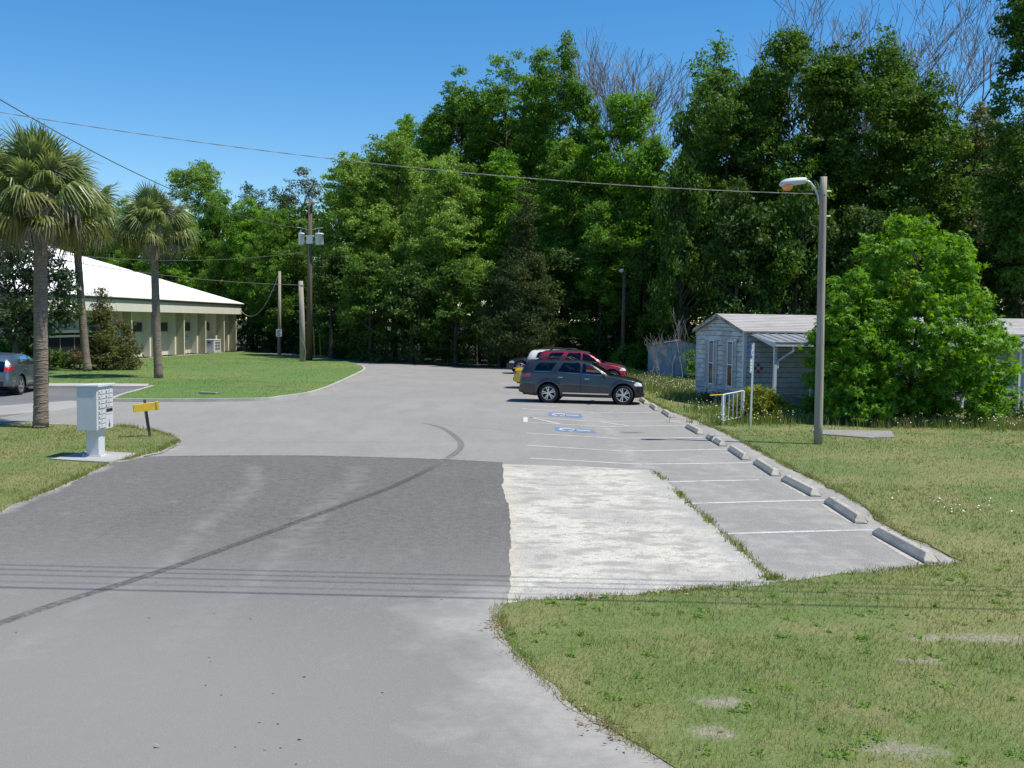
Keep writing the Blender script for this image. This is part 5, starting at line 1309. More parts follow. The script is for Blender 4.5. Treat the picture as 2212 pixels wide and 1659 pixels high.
def limb(mb, a, b, r0, r1, rs, n=5, sides=6, sag=.12):
    a, b = Vector(a), Vector(b); L = (b-a).length; pts_ = []
    for i in range(n+1):
        s = i/n; q = a.lerp(b, s); wob = math.sin(s*math.pi)*L*.08
        pts_.append(q + Vector((rs.uniform(-1,1)*wob*.6, rs.uniform(-1,1)*wob*.6, math.sin(s*math.pi)*L*sag)))
    mb.tube(pts_, [r0+(r1-r0)*i/n for i in range(n+1)], sides, cap=False)
SHAPES = {'round': lambda t: np.sqrt(np.clip(1-(2*t-1)**2, 0, 1))*.95+.05, 'oval': lambda t: np.sqrt(np.clip(1-(2*t-1)**2, 0, 1))*.9+.1, 'egg': lambda t: np.sqrt(np.clip(1-t**1.5,0,1))*(.72+.28*np.sin(np.pi*np.minimum(1,t*2.2+.15))), 'dome': lambda t: np.sqrt(np.clip(1-t**2.2, 0, 1)),
          'cone': lambda t: (1-t)**.75*(.55+.45*np.sin(np.pi*np.minimum(1,t*3.2+.12))), 'column': lambda t: (1-t**4)*(.8+.2*np.sin(t*9)), 'vase': lambda t: .35+.65*t**.7*np.sqrt(np.clip(1.04-t**6,0,1)) }
def make_tree(name, label, base, height, cr, cbase, shape, leaf, seed, size=.30, cover=2.6, boughs=None, br=1.25, trunk=.28, group='trees of the wood edge', lobes=.3, bark='bark', flat=.7, aspect=.6, cat='tree', lean=(0,0), surf=.5, up=.35, droop=0.0, leaders=0, star=False):
    rs = random.Random(seed); r = np.random.default_rng(seed)
    root = thing(name, label, cat, base, 0, group)
    hc = height-cbase
    area = math.pi*cr*hc*.9
    nb = boughs or int(max(14, area/(br*br*.75)))
    t = r.random(nb*3); f = SHAPES[shape](t); keepm = r.random(nb*3) < f; t = t[keepm][:nb]; nb = len(t)
    a = r.uniform(0, 2*np.pi, nb); ph = r.uniform(0, 6.28, 3)
    lob = 1 + lobes*(np.sin(2*a+ph[0]+t*3)*.5+np.sin(3*a+ph[1]-t*5)*.5+.6*np.sin(t*11+ph[2]))
    rr = SHAPES[shape](t)*cr*lob*(r.random(nb)**surf)
    C = np.stack([rr*np.cos(a)+lean[0]*t, rr*np.sin(a)+lean[1]*t, cbase+hc*t*.97], 1)
    bs = br*r.uniform(.55,1.3,nb)*(1-.25*t)
    if leaders:                                         # several sub-crowns, each with its own top
        lt = np.linspace(.14, .90, leaders)+r.uniform(-.05,.05,leaders); la = np.arange(leaders)*2.39996 + r.uniform(0,6.28)
        lo = SHAPES[shape](lt)*cr*r.uniform(.45,.75,leaders); lr = cr*r.uniform(.34,.50,leaders)*(1-.2*lt); lo[-1] *= .4
        lz = cbase + hc*lt; vz = np.maximum(lr*r.uniform(.85,1.25,leaders), hc*.13); lz = np.minimum(lz, height-vz*.95); lz[-1] = height-vz[-1]*.95
        pr_ = lr**2; li = r.choice(leaders, nb, p=pr_/pr_.sum()); dv = r.normal(size=(nb,3)); dv /= np.linalg.norm(dv,axis=1)[:,None]; dv *= (r.random(nb)**.40)[:,None]
        C = np.stack([np.cos(la[li])*lo[li] + dv[:,0]*lr[li] + lean[0]*lt[li], np.sin(la[li])*lo[li] + dv[:,1]*lr[li] + lean[1]*lt[li], lz[li] + dv[:,2]*vz[li]], 1)
        C[:,2] = np.maximum(C[:,2], cbase*.8)
        t = np.clip((C[:,2]-cbase)/hc, 0, 1)
    C[:,2] = np.minimum(C[:,2], height-bs*flat*.6)
    R = np.stack([bs, bs, bs*flat], 1)
    tot = cover*area/(size*size*aspect*.5)
    if star: tot *= .8
    per = np.maximum(8, (tot*bs**2/(bs**2).sum()).astype(int))
    tm = MB(); th = cbase+hc*.72
    tp = [Vector((lean[0]*s*.6+rs.uniform(-.1,.1)*s*2, lean[1]*s*.6+rs.uniform(-.1,.1)*s*2, th*s)) for s in np.linspace(0,1,7)]; tp[0] = Vector((0,0,-.1))
    tm.tube(tp, [trunk*(1.25 if i == 0 else 1-.88*i/6) for i in range(7)], 9, cap=False)
    order = r.permutation(nb)[:min(nb, 34)]
    for i in order:
        c = Vector(C[i]); hz = max(cbase*.6, min(th*.97, c.z-abs(c.x)*.4-abs(c.y)*.4)); s = hz/th*6; k = int(min(5, s)); q = tp[k].lerp(tp[k+1], min(1, s-k))
        limb(tm, q, c, trunk*.34*(1-.55*hz/height), .025, rs, 4, 5)
    tm.build('trunk', M[bark], root, True)
    leaf_cloud('crown', C, R, per, size, LM[leaf] if isinstance(leaf, str) else leaf, root, seed+1, aspect=aspect, up=up, droop=droop, star=star)
    return root
def bare_tree(name, label, base, height, spread, seed, trunk=.3, depth=6, group=None, mat_='twig_grey', first=.35, nkids=3, thin=.021):
    rs = random.Random(seed); root = thing(name, label, 'tree', base, 0, group)
    mb = MB(); tw = MB()
    def grow(p, d, L, r0, lev):
        k = 4 if lev < 3 else (3 if lev < 5 else 2); pts_ = [p]; q = p.copy(); dd = d.copy()
        for i in range(k):
            dd = (dd + Vector((rs.uniform(-1,1), rs.uniform(-1,1), rs.uniform(-.2,.8)))*(.20 if lev < 3 else .10)).normalized(); q = q + dd*L/k; pts_.append(q.copy())
        r1 = max(thin, r0*.62)
        (mb if lev < 3 else tw).tube(pts_, [r0+(r1-r0)*i/k for i in range(k+1)], 7 if lev < 2 else (5 if lev < 4 else 3), cap=False)
        if lev >= depth: return
        n = (nkids+1 if lev in (1,4) else nkids) if lev else nkids+2
        for j in range(n):
            s = rs.uniform(.45,1) if j < n-1 else 1.0
            o = pts_[min(k, max(1, int(round(s*k))))]
            side = Vector((rs.uniform(-1,1), rs.uniform(-1,1), rs.uniform(-.1,.6))).normalized()
            nd = (dd*.85 + side*spread*(1 if lev < 3 else .85) + Vector((0,0,.05))).normalized()
            grow(o, nd, L*rs.uniform(.55,.82), r1*rs.uniform(.6,.9), lev+1)
    grow(Vector((0,0,0)), Vector((0,0,1)), height*first, trunk, 0)
    # scale so that the top reaches the wanted height
    zt = max(v[2] for v in mb.v+tw.v); f = height/zt
    for m_ in (mb, tw): m_.v = [(v[0]*f, v[1]*f, v[2]*f) for v in m_.v]
    mb.build('trunk', M[mat_], root, True); 
    if tw.v: tw.build('twigs', M[mat_], root)['kind'] = 'stuff'
    return root
def at_px(px, depth): q = P(px, 700, depth); return (q.x, q.y, 0)
def hpx(py, depth, px=1106): return P(px, py, depth).z

WG = 'trees of the wood edge'
L_DARK = 'dark leafy tree in the shaded wood behind the lot'; L_GUM = 'mid green broadleaf tree of the wood behind the lot'; L_BACK = 'leafy green tree rising behind the white-roofed building'
# (px, py_top, depth, half width px, crown base m, shape, leaf, seed, label, extras)
T = [
 # far left, behind the office
 (-60,430,112,110,3,'dome','gum',101,L_BACK,{}), (60,455,106,100,3,'dome','gum',102,L_BACK,{}), (180,440,112,95,3,'round','deep',103,L_BACK,{}),
 (290,425,108,95,3,'dome','gum',104,L_BACK,{}), (432,344,112,70,5,'oval','oak',105,'tall airy pale green tree standing above its neighbours behind the palms',{'cover':2.8}), (372,440,104,85,2.5,'dome','bright',106,L_BACK,{}),
 (470,412,106,80,2.5,'dome','gum',107,L_BACK,{}), (545,430,103,70,2,'dome','bright',108,L_BACK,{}), (600,450,100,70,2,'dome','gum',109,L_BACK,{}),
 (545,396,122,42,9,'vase','dark',110,'dark pine-like tree top beyond the utility pole',{'cover':1.6}), (610,392,122,40,9,'vase','dark',111,'dark pine-like tree top beyond the utility pole',{'cover':1.6}),
 (655,362,108,38,6,'oval','olive',112,'thin greyish tree just behind the transformer pole',{'cover':1.3}), (640,520,96,60,1.5,'dome','deep',113,L_GUM,{}),
 # the pale live oaks
 (765,328,84,100,5,'dome','oak',121,'pale green spreading oak beside the transformer pole',{'size':.19,'cover':4.2}), (855,283,86,120,5,'dome','oak',122,'largest pale green spreading oak of the wood edge',{'size':.19,'cover':4.2}), (960,335,79,110,5,'dome','oak',123,'pale green spreading oak next to the dark cedar',{'size':.19,'cover':4.2}),
 (872,243,96,48,9,'oval','bright',124,'small bright green tree top poking above the pale oaks',{}),
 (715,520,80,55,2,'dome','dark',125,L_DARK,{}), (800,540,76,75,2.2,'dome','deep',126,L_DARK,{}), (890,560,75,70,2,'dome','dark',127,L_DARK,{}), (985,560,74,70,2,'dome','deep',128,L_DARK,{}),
 # the tall airy tree
 (985,150,90,80,8,'oval','gum',131,'tall airy tree with forked crown above the pale oaks',{'cover':2.9,'br':.75,'leaders':10}), (1090,105,89,88,8,'oval','gum',132,'very tall airy tree between the forked crown and the bare tree',{'cover':2.7,'br':.75,'leaders':11}), (1200,60,87,80,9,'oval','gum',133,'tallest airy green tree beside the bare grey tree',{'cover':2.7,'br':.72,'leaders':10}),
 (945,235,94,48,8,'round','deep',134,L_GUM,{'cover':2.8}), (1075,325,80,75,6,'dome','bright',135,L_GUM,{}),
 (1225,300,78,80,4,'dome','gum',136,L_GUM,{}), (1345,195,76,105,3.5,'oval','bright',137,'dense bright green tree in front of the bare grey tree',{'lobes':.2}), (1395,300,73,70,3,'dome','bright',138,L_GUM,{}), (1295,430,72,70,2,'dome','gum',139,L_GUM,{}),
 (1200,520,72,65,2,'dome','dark',140,L_DARK,{}), (1080,560,72,60,1.8,'dome','dark',141,L_DARK,{}),
 (1035,190,93,78,8,'round','gum',142,L_GUM,{}), (1145,150,92,80,8,'round','gum',143,L_GUM,{}), (925,262,92,70,7,'round','gum',144,L_GUM,{}), (1262,215,86,62,7,'round','gum',145,L_GUM,{}),
 (1625,135,69,85,6,'round','deep',168,L_DARK,{}), (1780,115,69,95,6,'round','deep',169,L_DARK,{}), (1935,130,67,85,6,'round','deep',170,L_DARK,{}), (1480,215,69,60,5,'round','deep',171,L_DARK,{}),
 # right wood
 (1530,52,72,58,10,'vase','gum',151,'twiggy tree with small leafy tufts over the right wood',{'cover':1.3,'br':.7,'leaders':10}), (1560,140,66,118,5,'dome','deep',152,'broad dark tree above the small blue shed',{'cover':3.4}), (1690,45,66,135,5,'oval','deep',153,'tall dark oak behind the pale blue home',{'cover':3.2,'leaders':11}),
 (1868,55,64,165,5,'dome','deep',154,'broad dark oak with open crown behind the lamp pole',{'cover':3.2,'leaders':12}), (1995,160,62,105,4,'round','deep',155,'rounded dark tree right behind the star-leaved tree',{'cover':2.8}),
 (2225,-180,54,110,4,'oval','deep',156,'towering dark tree at the far end of the pale blue home',{'cover':3.6}), (2090,215,64,80,4,'oval','olive',157,'thin dull green tree beside the towering dark tree',{'cover':1.6}), (2330,-80,56,110,3,'oval','dark',158,L_DARK,{}),
 (1470,330,64,70,2.5,'dome','deep',159,L_DARK,{}), (1590,370,60,80,2.5,'dome','dark',160,L_DARK,{}), (1720,380,60,85,2.5,'dome','deep',161,L_DARK,{}), (1840,420,59,80,2.2,'dome','dark',162,L_DARK,{}), (1950,450,58,75,2,'dome','deep',163,L_DARK,{}), (2070,480,58,75,2,'dome','dark',164,L_DARK,{}), (2190,420,58,80,2,'dome','dark',165,L_DARK,{}),
 (1450,560,68,45,1.5,'dome','bright',166,L_GUM,{}), (1390,520,70,60,1.5,'dome','deep',167,L_DARK,{}),
]
POOL = {}
for (px, py, dep, hw, cb, shp, lf, sd_, lab, ex) in T:
    kw = dict(size=.205, cover=3.7, br=.78, trunk=.20, aspect=.7, leaders=13 if hw*dep/FPX > 2.6 else 9); kw.update(ex)
    h = hpx(py, dep, px); cr = hw*dep/FPX
    if lab in (L_DARK, L_BACK, L_GUM) and len(POOL.get((lab, lf), ())) >= 2:
        src, sh0, sr0 = POOL[(lab, lf)][sd_ % 2]
        o = src.copy(); COL.objects.link(o); o.location = at_px(px, dep); o.scale = (cr/sr0, cr/sr0, h/sh0); o.rotation_euler = (0, 0, sd_*1.7)
        for ch in src.children: c = ch.copy(); COL.objects.link(c); c.parent = o
        continue
    made = make_tree({'oak':'oak_tree','dark':'shade_tree','deep':'shade_tree'}.get(lf,'broadleaf_tree'), lab, at_px(px, dep), h, cr, cb, shp, lf, sd_, group=WG, **kw)
    POOL.setdefault((lab, lf), []).append((made, h, cr))
# back rows so that the wood closes: copies of trees already grown, a little apart
srcs = [o for o in list(COL.objects) if o.get('group') == WG and o.get('label') in (L_DARK, L_GUM, L_BACK)]
rs = random.Random(99); back = []
for i in range(34):
    px = -150 + i*76 + rs.uniform(-20,20)
    dep = 122 if px < 560 else (104 if px < 1300 else (84 if px < 1500 else 76))
    dep += rs.uniform(-3,5)
    ytop = float(np.interp(px, [-150,350,560,700,900,1100,1300,1450,1500,2050,2110,2400], [450,450,440,390,330,260,330,330,300,330,300,150]))+rs.uniform(0,60)
    s = srcs[rs.randrange(len(srcs))]; b = at_px(px, dep)
    hh = max(v[2] for v in [c for c in s.children if c.name.startswith('crown')][0].bound_box); f = hpx(ytop, dep, px)/hh
    o = s.copy(); COL.objects.link(o); o.location = b; o.scale = (f*1.1, f*1.1, f); o.rotation_euler = (0,0,rs.uniform(0,6.28)); o['label'] = 'leafy tree deep in the wood, showing between nearer crowns'; o['group'] = 'trees deep in the wood'
    for ch in s.children: c = ch.copy(); COL.objects.link(c); c.parent = o
# cedar
ced = make_tree('cedar_tree', 'dark olive cedar with drooping boughs at the middle of the wood edge', at_px(1130,70), hpx(395,70,1130), 95*70/FPX, 1.6, 'cone', 'cedar', 201, size=.20, cover=5.5, br=.9, trunk=.2, lobes=.35, flat=.8, aspect=.35, droop=.3, up=.15)
# bare trees
bare_tree('bare_tree', 'leafless grey tree between the tallest airy tree and the right wood', at_px(1375,92), hpx(58,92,1375), .62, 301, .30, 6, WG)
bare_tree('bare_tree', 'big leafless oak spreading over the top of the right wood', at_px(1880,84), hpx(-70,84,1880), .80, 302, .42, 6, WG)
bare_tree('bare_tree', 'leafless crown leaning beside the towering dark tree', at_px(2040,80), hpx(-30,80,2040), .85, 303, .38, 6, WG)
# dim trunks standing inside the wood
tr0 = None
for i in range(70):
    px = rs.uniform(690, 2260); dep = float(np.interp(px, [690,800,1100,1400,1500,2260], [86,76,75,72,64,60]))+rs.uniform(.5,9)
    h = rs.uniform(4.5,8); b = at_px(px, dep)
    o = thing('young_tree', 'slim bare-stemmed young tree in the shade of the wood', 'tree', b, 0, 'slim stems in the wood')
    if tr0 is None or i % 6 == 0:
        mb = MB(); x_, y_ = rs.uniform(-.8,.8), rs.uniform(-.8,.8)
        mb.tube([(0,0,-.1),(x_*.3,y_*.3,3.5),(x_*.8,y_*.8,7),(x_,y_,11)], [.13,.11,.09,.05], 6, cap=False)
        for k in range(5): z = rs.uniform(3,9); mb.tube([(x_*z/11,y_*z/11,z),(x_*z/11+rs.uniform(-1,1),y_*z/11+rs.uniform(-1,1),z+rs.uniform(.3,1.2))],[.035,.012],4,cap=False)
        t_ = mb.build('trunk', M['bark_pale'] if rs.random() < .35 else M['bark'], o, True); tr0 = t_
    else:
        t_ = tr0.copy(); COL.objects.link(t_); t_.parent = o
    o.rotation_euler = (0,0,rs.uniform(0,6.28)); o.scale = (rs.uniform(.6,1.3),)*2 + (h/11,)
# undergrowth that closes the foot of the wood (reads as one mass)
def under(name, label, line, n, hmin, hmax, dep_sp, size, leaf, seed, per=60):
    r = np.random.default_rng(seed); L = np.array([at_px(px, d)[:2] for px, d in line]); seg = np.hypot(*np.diff(L, axis=0).T); cs = np.concatenate([[0], np.cumsum(seg)])
    t = r.uniform(0, cs[-1], n); x = np.interp(t, cs, L[:,0]); y = np.interp(t, cs, L[:,1])+r.uniform(0, dep_sp, n); z = r.uniform(hmin, hmax, n)
    bs = r.uniform(.5,1.2,n)
    o = leaf_cloud(name, np.stack([x,y,z],1), np.stack([bs,bs,bs*.7],1), per, size, LM[leaf], None, seed); tag(o, label, 'undergrowth', kind='stuff'); return o
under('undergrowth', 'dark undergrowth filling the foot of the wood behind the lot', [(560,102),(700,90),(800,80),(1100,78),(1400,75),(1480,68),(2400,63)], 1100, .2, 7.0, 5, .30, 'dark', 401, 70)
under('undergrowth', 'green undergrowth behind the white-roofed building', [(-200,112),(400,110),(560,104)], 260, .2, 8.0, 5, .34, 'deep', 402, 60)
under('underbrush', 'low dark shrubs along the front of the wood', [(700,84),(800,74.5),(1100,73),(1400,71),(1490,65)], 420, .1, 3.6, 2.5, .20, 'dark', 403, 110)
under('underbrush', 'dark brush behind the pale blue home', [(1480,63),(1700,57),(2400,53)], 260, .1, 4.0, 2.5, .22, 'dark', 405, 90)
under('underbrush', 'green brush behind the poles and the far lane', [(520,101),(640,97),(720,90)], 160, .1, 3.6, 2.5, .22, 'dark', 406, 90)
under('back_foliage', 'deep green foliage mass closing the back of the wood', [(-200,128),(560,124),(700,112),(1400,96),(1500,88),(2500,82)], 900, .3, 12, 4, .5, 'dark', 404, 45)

# ---------------------------------------------------------------- the star-leaved sweetgum by the home, bushes
sg_b = G(1990,912)
make_tree('sweetgum_tree', 'full bright green star-leaved tree growing to the ground by the porch', (sg_b.x, sg_b.y+.9, 0), hpx(458,sg_b.y,1985)+.2, 190*sg_b.y/FPX, .3, 'dome', 'bright', 501, size=.155, cover=4.0, br=.44, boughs=560, trunk=.12, group=None, lobes=.18, flat=.75, surf=.30, star=True, up=.5, droop=.25)
sg2 = G(1845,915)
make_tree('sweetgum_tree', 'smaller star-leaved tree leaning at the lamp pole', (sg2.x, sg2.y+.5, 0), hpx(570,sg2.y,1850), 100*sg2.y/FPX, .4, 'dome', 'bright', 502, size=.155, cover=3.1, br=.42, boughs=140, trunk=.08, group=None, lobes=.2, flat=.75, surf=.30, star=True, up=.5, droop=.25)
bb = G(1650,913)
make_tree('round_bush', 'rounded yellow green bush in front of the ramp railing', (bb.x, bb.y+.6, 0), hpx(833,bb.y+.6,1650), 66*bb.y/FPX, .05, 'dome', 'bush', 503, size=.085, cover=6.0, br=.26, trunk=.06, group=None, lobes=.15, flat=.8, cat='bush', boughs=150)
# shrubs by the office
q = G(60,810); make_tree('magnolia_tree', 'dark glossy magnolia in front of the office entrance', (q.x-.6,q.y,.1), hpx(492,q.y,40), 125*q.y/FPX, 1.7, 'round', 'magnolia', 511, size=.26, cover=3.6, br=.8, trunk=.2, group=None, aspect=.42, lobes=.25)
q = G(222,802); make_tree('red_tipped_shrub', 'tall red-tipped shrub between the leaning palm and the fins', (q.x,q.y,.1), hpx(612,q.y,222), 64*q.y/FPX, .1, 'cone', 'redtip', 512, size=.17, cover=2.6, br=.6, trunk=.1, group=None, lobes=.4, cat='shrub', aspect=.4)
q = G(268,800); make_tree('red_tipped_shrub', 'lower red-tipped shrub against the first fin', (q.x,q.y,.1), hpx(690,q.y,268), 36*q.y/FPX, .1, 'dome', 'redtip', 513, size=.17, cover=2.4, br=.5, trunk=.08, group=None, lobes=.4, cat='shrub', aspect=.4)
for i, (px, py, ty, hw, lf, lab) in enumerate(((118,797,752,26,'deep','leafy green bush beside the front palm trunk'),(150,799,762,20,'olive','dull green low bush below the office window'),(20,800,735,60,'deep','mixed green bush behind the slate crossover'))):
    q = G(px, py); make_tree('low_bush', lab, (q.x,q.y,.1), hpx(ty,q.y,px), hw*q.y/FPX, .05, 'dome', lf, 520+i, size=.2, cover=3, br=.45, trunk=.05, group=None, cat='bush', aspect=.35)
# bushes and vines round the shed and the home
for i, (px, dep, ty, hw, lf, lab, cb) in enumerate(((1375,69,735,55,'bright','bright green shrub left of the blue shed',.2),(1500,58,752,26,'gum','vine-covered sapling clump at the home corner',.2),(1350,64,782,35,'gum','low shrub just behind the red car nose',.05),(1465,67,720,45,'bright','bright shrub behind the blue shed',1.2),
     (1785,35.2,885,35,'dark','low dark shrub at the foot of the lamp pole',.05),(2180,36,850,60,'dark','dark shrubs below the far porch railing',.05),(1950,36,880,90,'dark','dark low shrubs under the star-leaved tree',.05),(1540,40.5,842,30,'olive','dry dark brush against the mildewed gable',.05))):
    b = at_px(px, dep); make_tree('low_bush', lab, b, hpx(ty,dep,px), hw*dep/FPX, cb, 'dome', lf, 540+i, size=.16, cover=2.4, br=.4, trunk=.05, group=None, cat='bush', aspect=.45)
# leafless saplings in front of the shed
for i, (px, py, ty, sp_) in enumerate(((1405,819,715,.8),(1427,828,742,.7),(1451,838,690,.45),(1476,836,665,.5))):
    q = G(px, py)
    bare_tree('bare_sapling', ['multi-stemmed leafless sapling left of the shed','thin leafless sapling at the shed corner','leafless sapling with stubby whorls before the shed door','tallest leafless sapling before the blue shed'][i], q, hpx(ty,q.y,px), sp_, 600+i, .05, 3 if i else 4, 'leafless saplings by the shed', 'bark_pale', .55, 2, .012)

# ---------------------------------------------------------------- palms
M['frond'] = leaf_mat('frond', (.075,.115,.035), (.16,.215,.065), (.30,.35,.14), .32, .4, .45)
M['frond_old'] = leaf_mat('frond_old', (.07,.085,.018), (.15,.165,.035), (.23,.22,.06), .3, .5, .4)
M['frond_dead'] = leaf_mat('frond_dead', (.15,.125,.10), (.21,.175,.145), (.28,.25,.21), .15, .8, .2)
def frond_mesh(seed, matl, R=1.0, pet=1.0, droop=.6):
    """fan leaf: petiole along +x, blade segments spread and hang at the tips"""
    r = random.Random(seed); V = []; F = []; A = []
    def strip(pts_, ws, tnt):
        b = len(V)
        for (p, w, side) in zip(pts_, ws, [None]*len(pts_)):
            pass
        for i, p in enumerate(pts_):
            t = (pts_[min(i+1,len(pts_)-1)]-pts_[max(i-1,0)]).normalized(); s = t.cross(Vector((0,0,1))); s = s.normalized() if s.length > 1e-4 else Vector((0,1,0))
            V.append(tuple(p+s*ws[i])); V.append(tuple(p-s*ws[i]))
        for i in range(len(pts_)-1): F.append((b+2*i,b+2*i+1,b+2*i+3,b+2*i+2)); A.append(tnt)
    # petiole
    pp_ = [Vector((pet*s, 0, .10*math.sin(s*2.2))) for s in np.linspace(0,1,5)]; strip(pp_, [.035,.03,.025,.02,.02], .8)
    e = pp_[-1]; n = 34
    for k in range(n):
        a = (k/(n-1)-.5)*2*math.radians(118); ln = R*(1.0-.28*abs(a)/2.06)*r.uniform(.9,1.06)
        d = Vector((math.cos(a), math.sin(a), .22*math.cos(a*1.4))); d.normalize()
        start = e + Vector((.22*math.cos(a*.3)*(1-abs(a)/2.6),0,0)); pts_ = []
        for s in np.linspace(0,1,5):
            g = droop*ln*(max(0,s-.35)/.65)**2*r.uniform(.5,1.5)*.75
            q = start + d*ln*s*(1-.18*droop*s*s); q.z -= g + .16*abs(a)*s*ln*.5; pts_.append(q)
        w = .036*R
        strip(pts_, [w*.6,w,w*.9,w*.55,.004], min(1,max(0,r.gauss(.5,.22))))
    me = bpy.data.meshes.new('frond'); me.from_pydata(V, [], F)
    a_ = me.attributes.new('tint','FLOAT','FACE'); a_.data.foreach_set('value', np.array(A, np.float32)); me.materials.append(matl); return me
def palm(label, base, trunk_top, tr, crownR, seed, nf=46):
    rs = random.Random(seed); root = thing('sabal_palm', label, 'palm', base, 0)
    tt = Vector(trunk_top)-Vector(base); H = tt.z; n = 26
    pts_ = []; rad = []
    for i in range(n+1):
        s = i/n; bow = math.sin(s*math.pi)*.0
        pts_.append(Vector((tt.x*s**.75, tt.y*s, H*s))); rad.append(tr*(1.12-.16*s+.16*max(0,s-.86)/.14*.6+(.12*(1-s*12) if s < .08 else 0))*rs.uniform(.97,1.03))
    tb = MB(); tb.tube(pts_, rad, 18); to = tb.build('trunk', M['palm_bark'], root, True)
    # ring scars standing slightly proud
    rsx = MB()
    for k in range(int(H/.11)):
        s = (k+.5)/int(H/.11); i = min(n-1, int(s*n)); c = pts_[i].lerp(pts_[i+1], s*n-i); r_ = rad[i]*1.015; a0 = rs.uniform(0,6.28); span = rs.uniform(1.5,4.5)
        pr_ = [c+Vector((math.cos(a0+span*j/6)*r_, math.sin(a0+span*j/6)*r_, rs.uniform(-.015,.015))) for j in range(7)]
        rsx.tube(pr_, .012, 4)
    o = rsx.build('leaf_scars', M['palm_bark'], to); o['kind'] = 'stuff'
    # leaf-base boots below the crown
    for k in range(14):
        a = k*2.4; c = pts_[-1]+Vector((0,0,-.55+.05*k)); d = Vector((math.cos(a),math.sin(a),1.1)).normalized()
        MB().tube([c+Vector((math.cos(a),math.sin(a),0))*tr*.7, c+d*.28+Vector((math.cos(a),math.sin(a),0))*tr*.7, c+d*.55+Vector((math.cos(a),math.sin(a),0))*tr*.7],[.06,.05,.03],5).build('leaf_boot', M['wood_pole'], root)
    fresh = [frond_mesh(seed*10+k, M['frond'], crownR*.50, crownR*.52, d_) for k, d_ in enumerate((.25,.5,.8,1.0))]
    old = [frond_mesh(seed*10+7+k, M['frond_old'], crownR*.50, crownR*.46, .95) for k in range(2)]; dead = [frond_mesh(seed*10+9, M['frond_dead'], crownR*.42, crownR*.40, 1.5)]
    for k in range(nf):
        s = k/(nf-1); el = math.radians(86-106*s**1.0)+rs.gauss(0,.09); az_ = k*2.39996+rs.gauss(0,.15)
        if s > .95 or (k % 17 == 13): me = dead[0]; nm = 'dead_frond'
        elif s > .72: me = old[k%2]; nm = 'frond'
        else: me = fresh[min(3, int(s*4.6))]; nm = 'frond'
        f = bpy.data.objects.new(nm, me); COL.objects.link(f); f.parent = root
        f.location = pts_[-1]+Vector((math.cos(az_)*tr*.5, math.sin(az_)*tr*.5, .15-.35*s)); f.rotation_euler = (rs.gauss(0,.25), -el, az_); sc = rs.uniform(.88,1.12); f.scale = (sc,sc,sc)
    return root
b = G(88,926); b.z = .03; tt = P(87,452,b.y); palm('stout front palm with thick brown trunk on the verge', b, tt, .178, 152*b.y/FPX, 11, 60)
b = G(190,806); b.z = .1; tt = P(163,478,b.y); palm('slender leaning palm beside the red-tipped shrub', b, tt, .2, 108*b.y/FPX, 12, 50)
b = G(343,821); b.z = .1; tt = P(332,505,b.y); palm('straight slim palm standing alone on the bright lawn', b, tt, .19, 92*b.y/FPX, 13, 50)
b = Vector((P(-45,900,30).x, 30, .03)); tt = P(-50,440,30); palm('palm whose crown just reaches in beside the stout front palm', b, tt, .2, 140*30/FPX, 14)
# spiky palmetto behind the crossover
q = G(30,798); pm = thing('palmetto', 'spiky young palmetto behind the slate crossover', 'plant', (q.x,q.y,.1)); fm = frond_mesh(777, M['frond'], .9, .9, .35)
for k in range(11):
    f = bpy.data.objects.new('frond', fm); COL.objects.link(f); f.parent = pm; f.location = (0,0,.3); f.rotation_euler = (0,-math.radians(35+35*((k*.37)%1)), k*2.4)

# ---------------------------------------------------------------- tall weeds with small white flowers
def flower_patch(name, label, spots_, seed, h=(.15,.45), n=300, fl=.22):
    r = np.random.default_rng(seed); V = []; F = []; 
    root = None; P_ = []
    for (px, py, sx, sy, k) in spots_:
        c = g2(px, py); P_.append(np.stack([c[0]+r.normal(0,sx,k), c[1]+r.normal(0,sy,k)],1))
    P_ = np.concatenate(P_); nn = len(P_); hh = r.uniform(h[0],h[1],nn)
    o = blades(name, np.repeat(P_, 3, 0)+r.normal(0,.05,(nn*3,2)), .02, h[0]*.7, h[1], .006, M['grass'], seed+1, dry=.35, lean=.45, clump=False); tag(o, label, 'weeds', kind='stuff')
    sel = r.random(nn) < fl; Q = np.column_stack([P_[sel], hh[sel]+.02]); m_ = len(Q); s = .019*r.uniform(.6,1.3,m_)[:,None]
    rv = r.normal(size=(m_,3)); rv[:,2] = 0; rv /= np.linalg.norm(rv,axis=1)[:,None]; w2 = np.cross(rv, [0,0,1]); upv = np.array([0,0,1])
    VV = np.stack([Q-rv*s-upv*s*.2, Q-w2*s, Q+rv*s+upv*s*.4, Q+w2*s, Q+upv*s*.9, Q-upv*s*.6],1)
    FF = (np.arange(m_)*6)[:,None,None]+np.array([[0,1,4],[1,2,4],[2,3,4],[3,0,4],[0,1,5],[2,3,5]])[None]
    np_mesh('white_flowers', VV.reshape(-1,3), FF.reshape(-1,3), M['flower'], o)['kind'] = 'stuff'
M['flower'] = mat('flower', (.70,.70,.60), (), .8)
flower_patch('flowering_weeds', 'tall weeds with small white flowers in front of the shed and saplings', [(1440,845,.9,1.6,500),(1480,838,1.2,2.5,500),(1400,822,.9,3,300),(1500,858,.6,1.2,260),(1380,812,1.0,3,220),(1470,862,.45,.9,200),(1525,890,.5,.8,160)], 701)
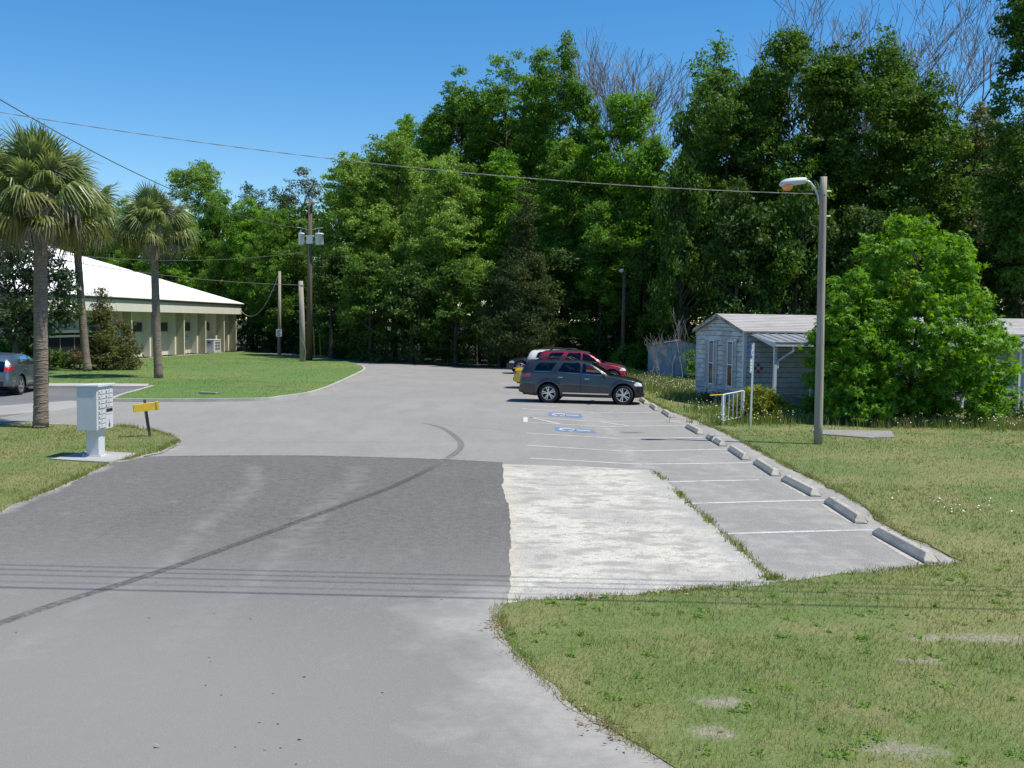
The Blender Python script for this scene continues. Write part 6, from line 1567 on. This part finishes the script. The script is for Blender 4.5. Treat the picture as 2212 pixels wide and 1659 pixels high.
flower_patch('flowering_weeds', 'white flowering weeds along the shaded edge by the bush and railing', [(1600,918,.8,.35,160),(1680,916,.8,.35,160),(1560,905,.5,.5,100),(1720,914,.5,.3,90)], 702)
flower_patch('flowering_weeds', 'white flowering weeds at the foot of the star-leaved tree', [(2080,925,1.2,.5,260),(2160,920,1.0,.6,260),(1950,925,1.2,.4,120),(2200,930,.7,.4,120)], 703)
flower_patch('flowering_weeds', 'loose white flowers scattered on the right lawn', [(2070,1095,.5,.5,50),(1990,1090,.6,.5,20),(2180,1120,.6,.4,20)], 704, (.03,.07))
# broad-leaved weeds in the lawn, dry leaves and bits of litter on the ground
r_ = np.random.default_rng(801)
def lawn_spots(n, ymax, seed):
    q = scatter(lawn_pts, ((5.5, ymax, 6),), seed); return q[np.random.default_rng(seed).permutation(len(q))[:n]]
q = lawn_spots(170, 20, 802); C = np.column_stack([q, np.full(len(q), .035)]); R = np.column_stack([r_.uniform(.03,.16,len(q))]*2+[np.full(len(q), .022)])
o = leaf_cloud('broadleaf_weeds', C, R, 16, .032, LM['gum'], None, 803, up=1.2, aspect=.7); tag(o, 'small broad-leaved weeds dotted through the right lawn', 'weeds', kind='stuff')
q = lawn_spots(90, 16, 806); C = np.column_stack([q, np.full(len(q), .045)]); R = np.column_stack([r_.uniform(.05,.12,len(q))]*2+[np.full(len(q), .03)])
o = leaf_cloud('clover_weeds', C, R, 26, .03, LM['bright'], None, 807, up=1.2, aspect=.8); tag(o, 'bright clover patches dotted through the right lawn', 'weeds', kind='stuff')
M['dry_leaf'] = leaf_mat('dry_leaf', (.16,.09,.045), (.26,.17,.09), (.42,.33,.21), .1, .8, .2)
q = np.concatenate([along(right_edge[18:36], 420, .10, 804), along(left_edge[4:], 160, .10, 805), scatter(drive_pts, ((6,24,.35),), 808), scatter(lime_pts, ((10,24,1.0),), 809)])
o = leaf_cloud('leaf_litter', np.column_stack([q, np.full(len(q), .032)]), np.full((len(q),3), .012), 1, .045, M['dry_leaf'], None, 810, up=2.5, aspect=.5); tag(o, 'dry brown leaves and crumbs scattered along the pavement edges', 'leaf litter', kind='stuff')
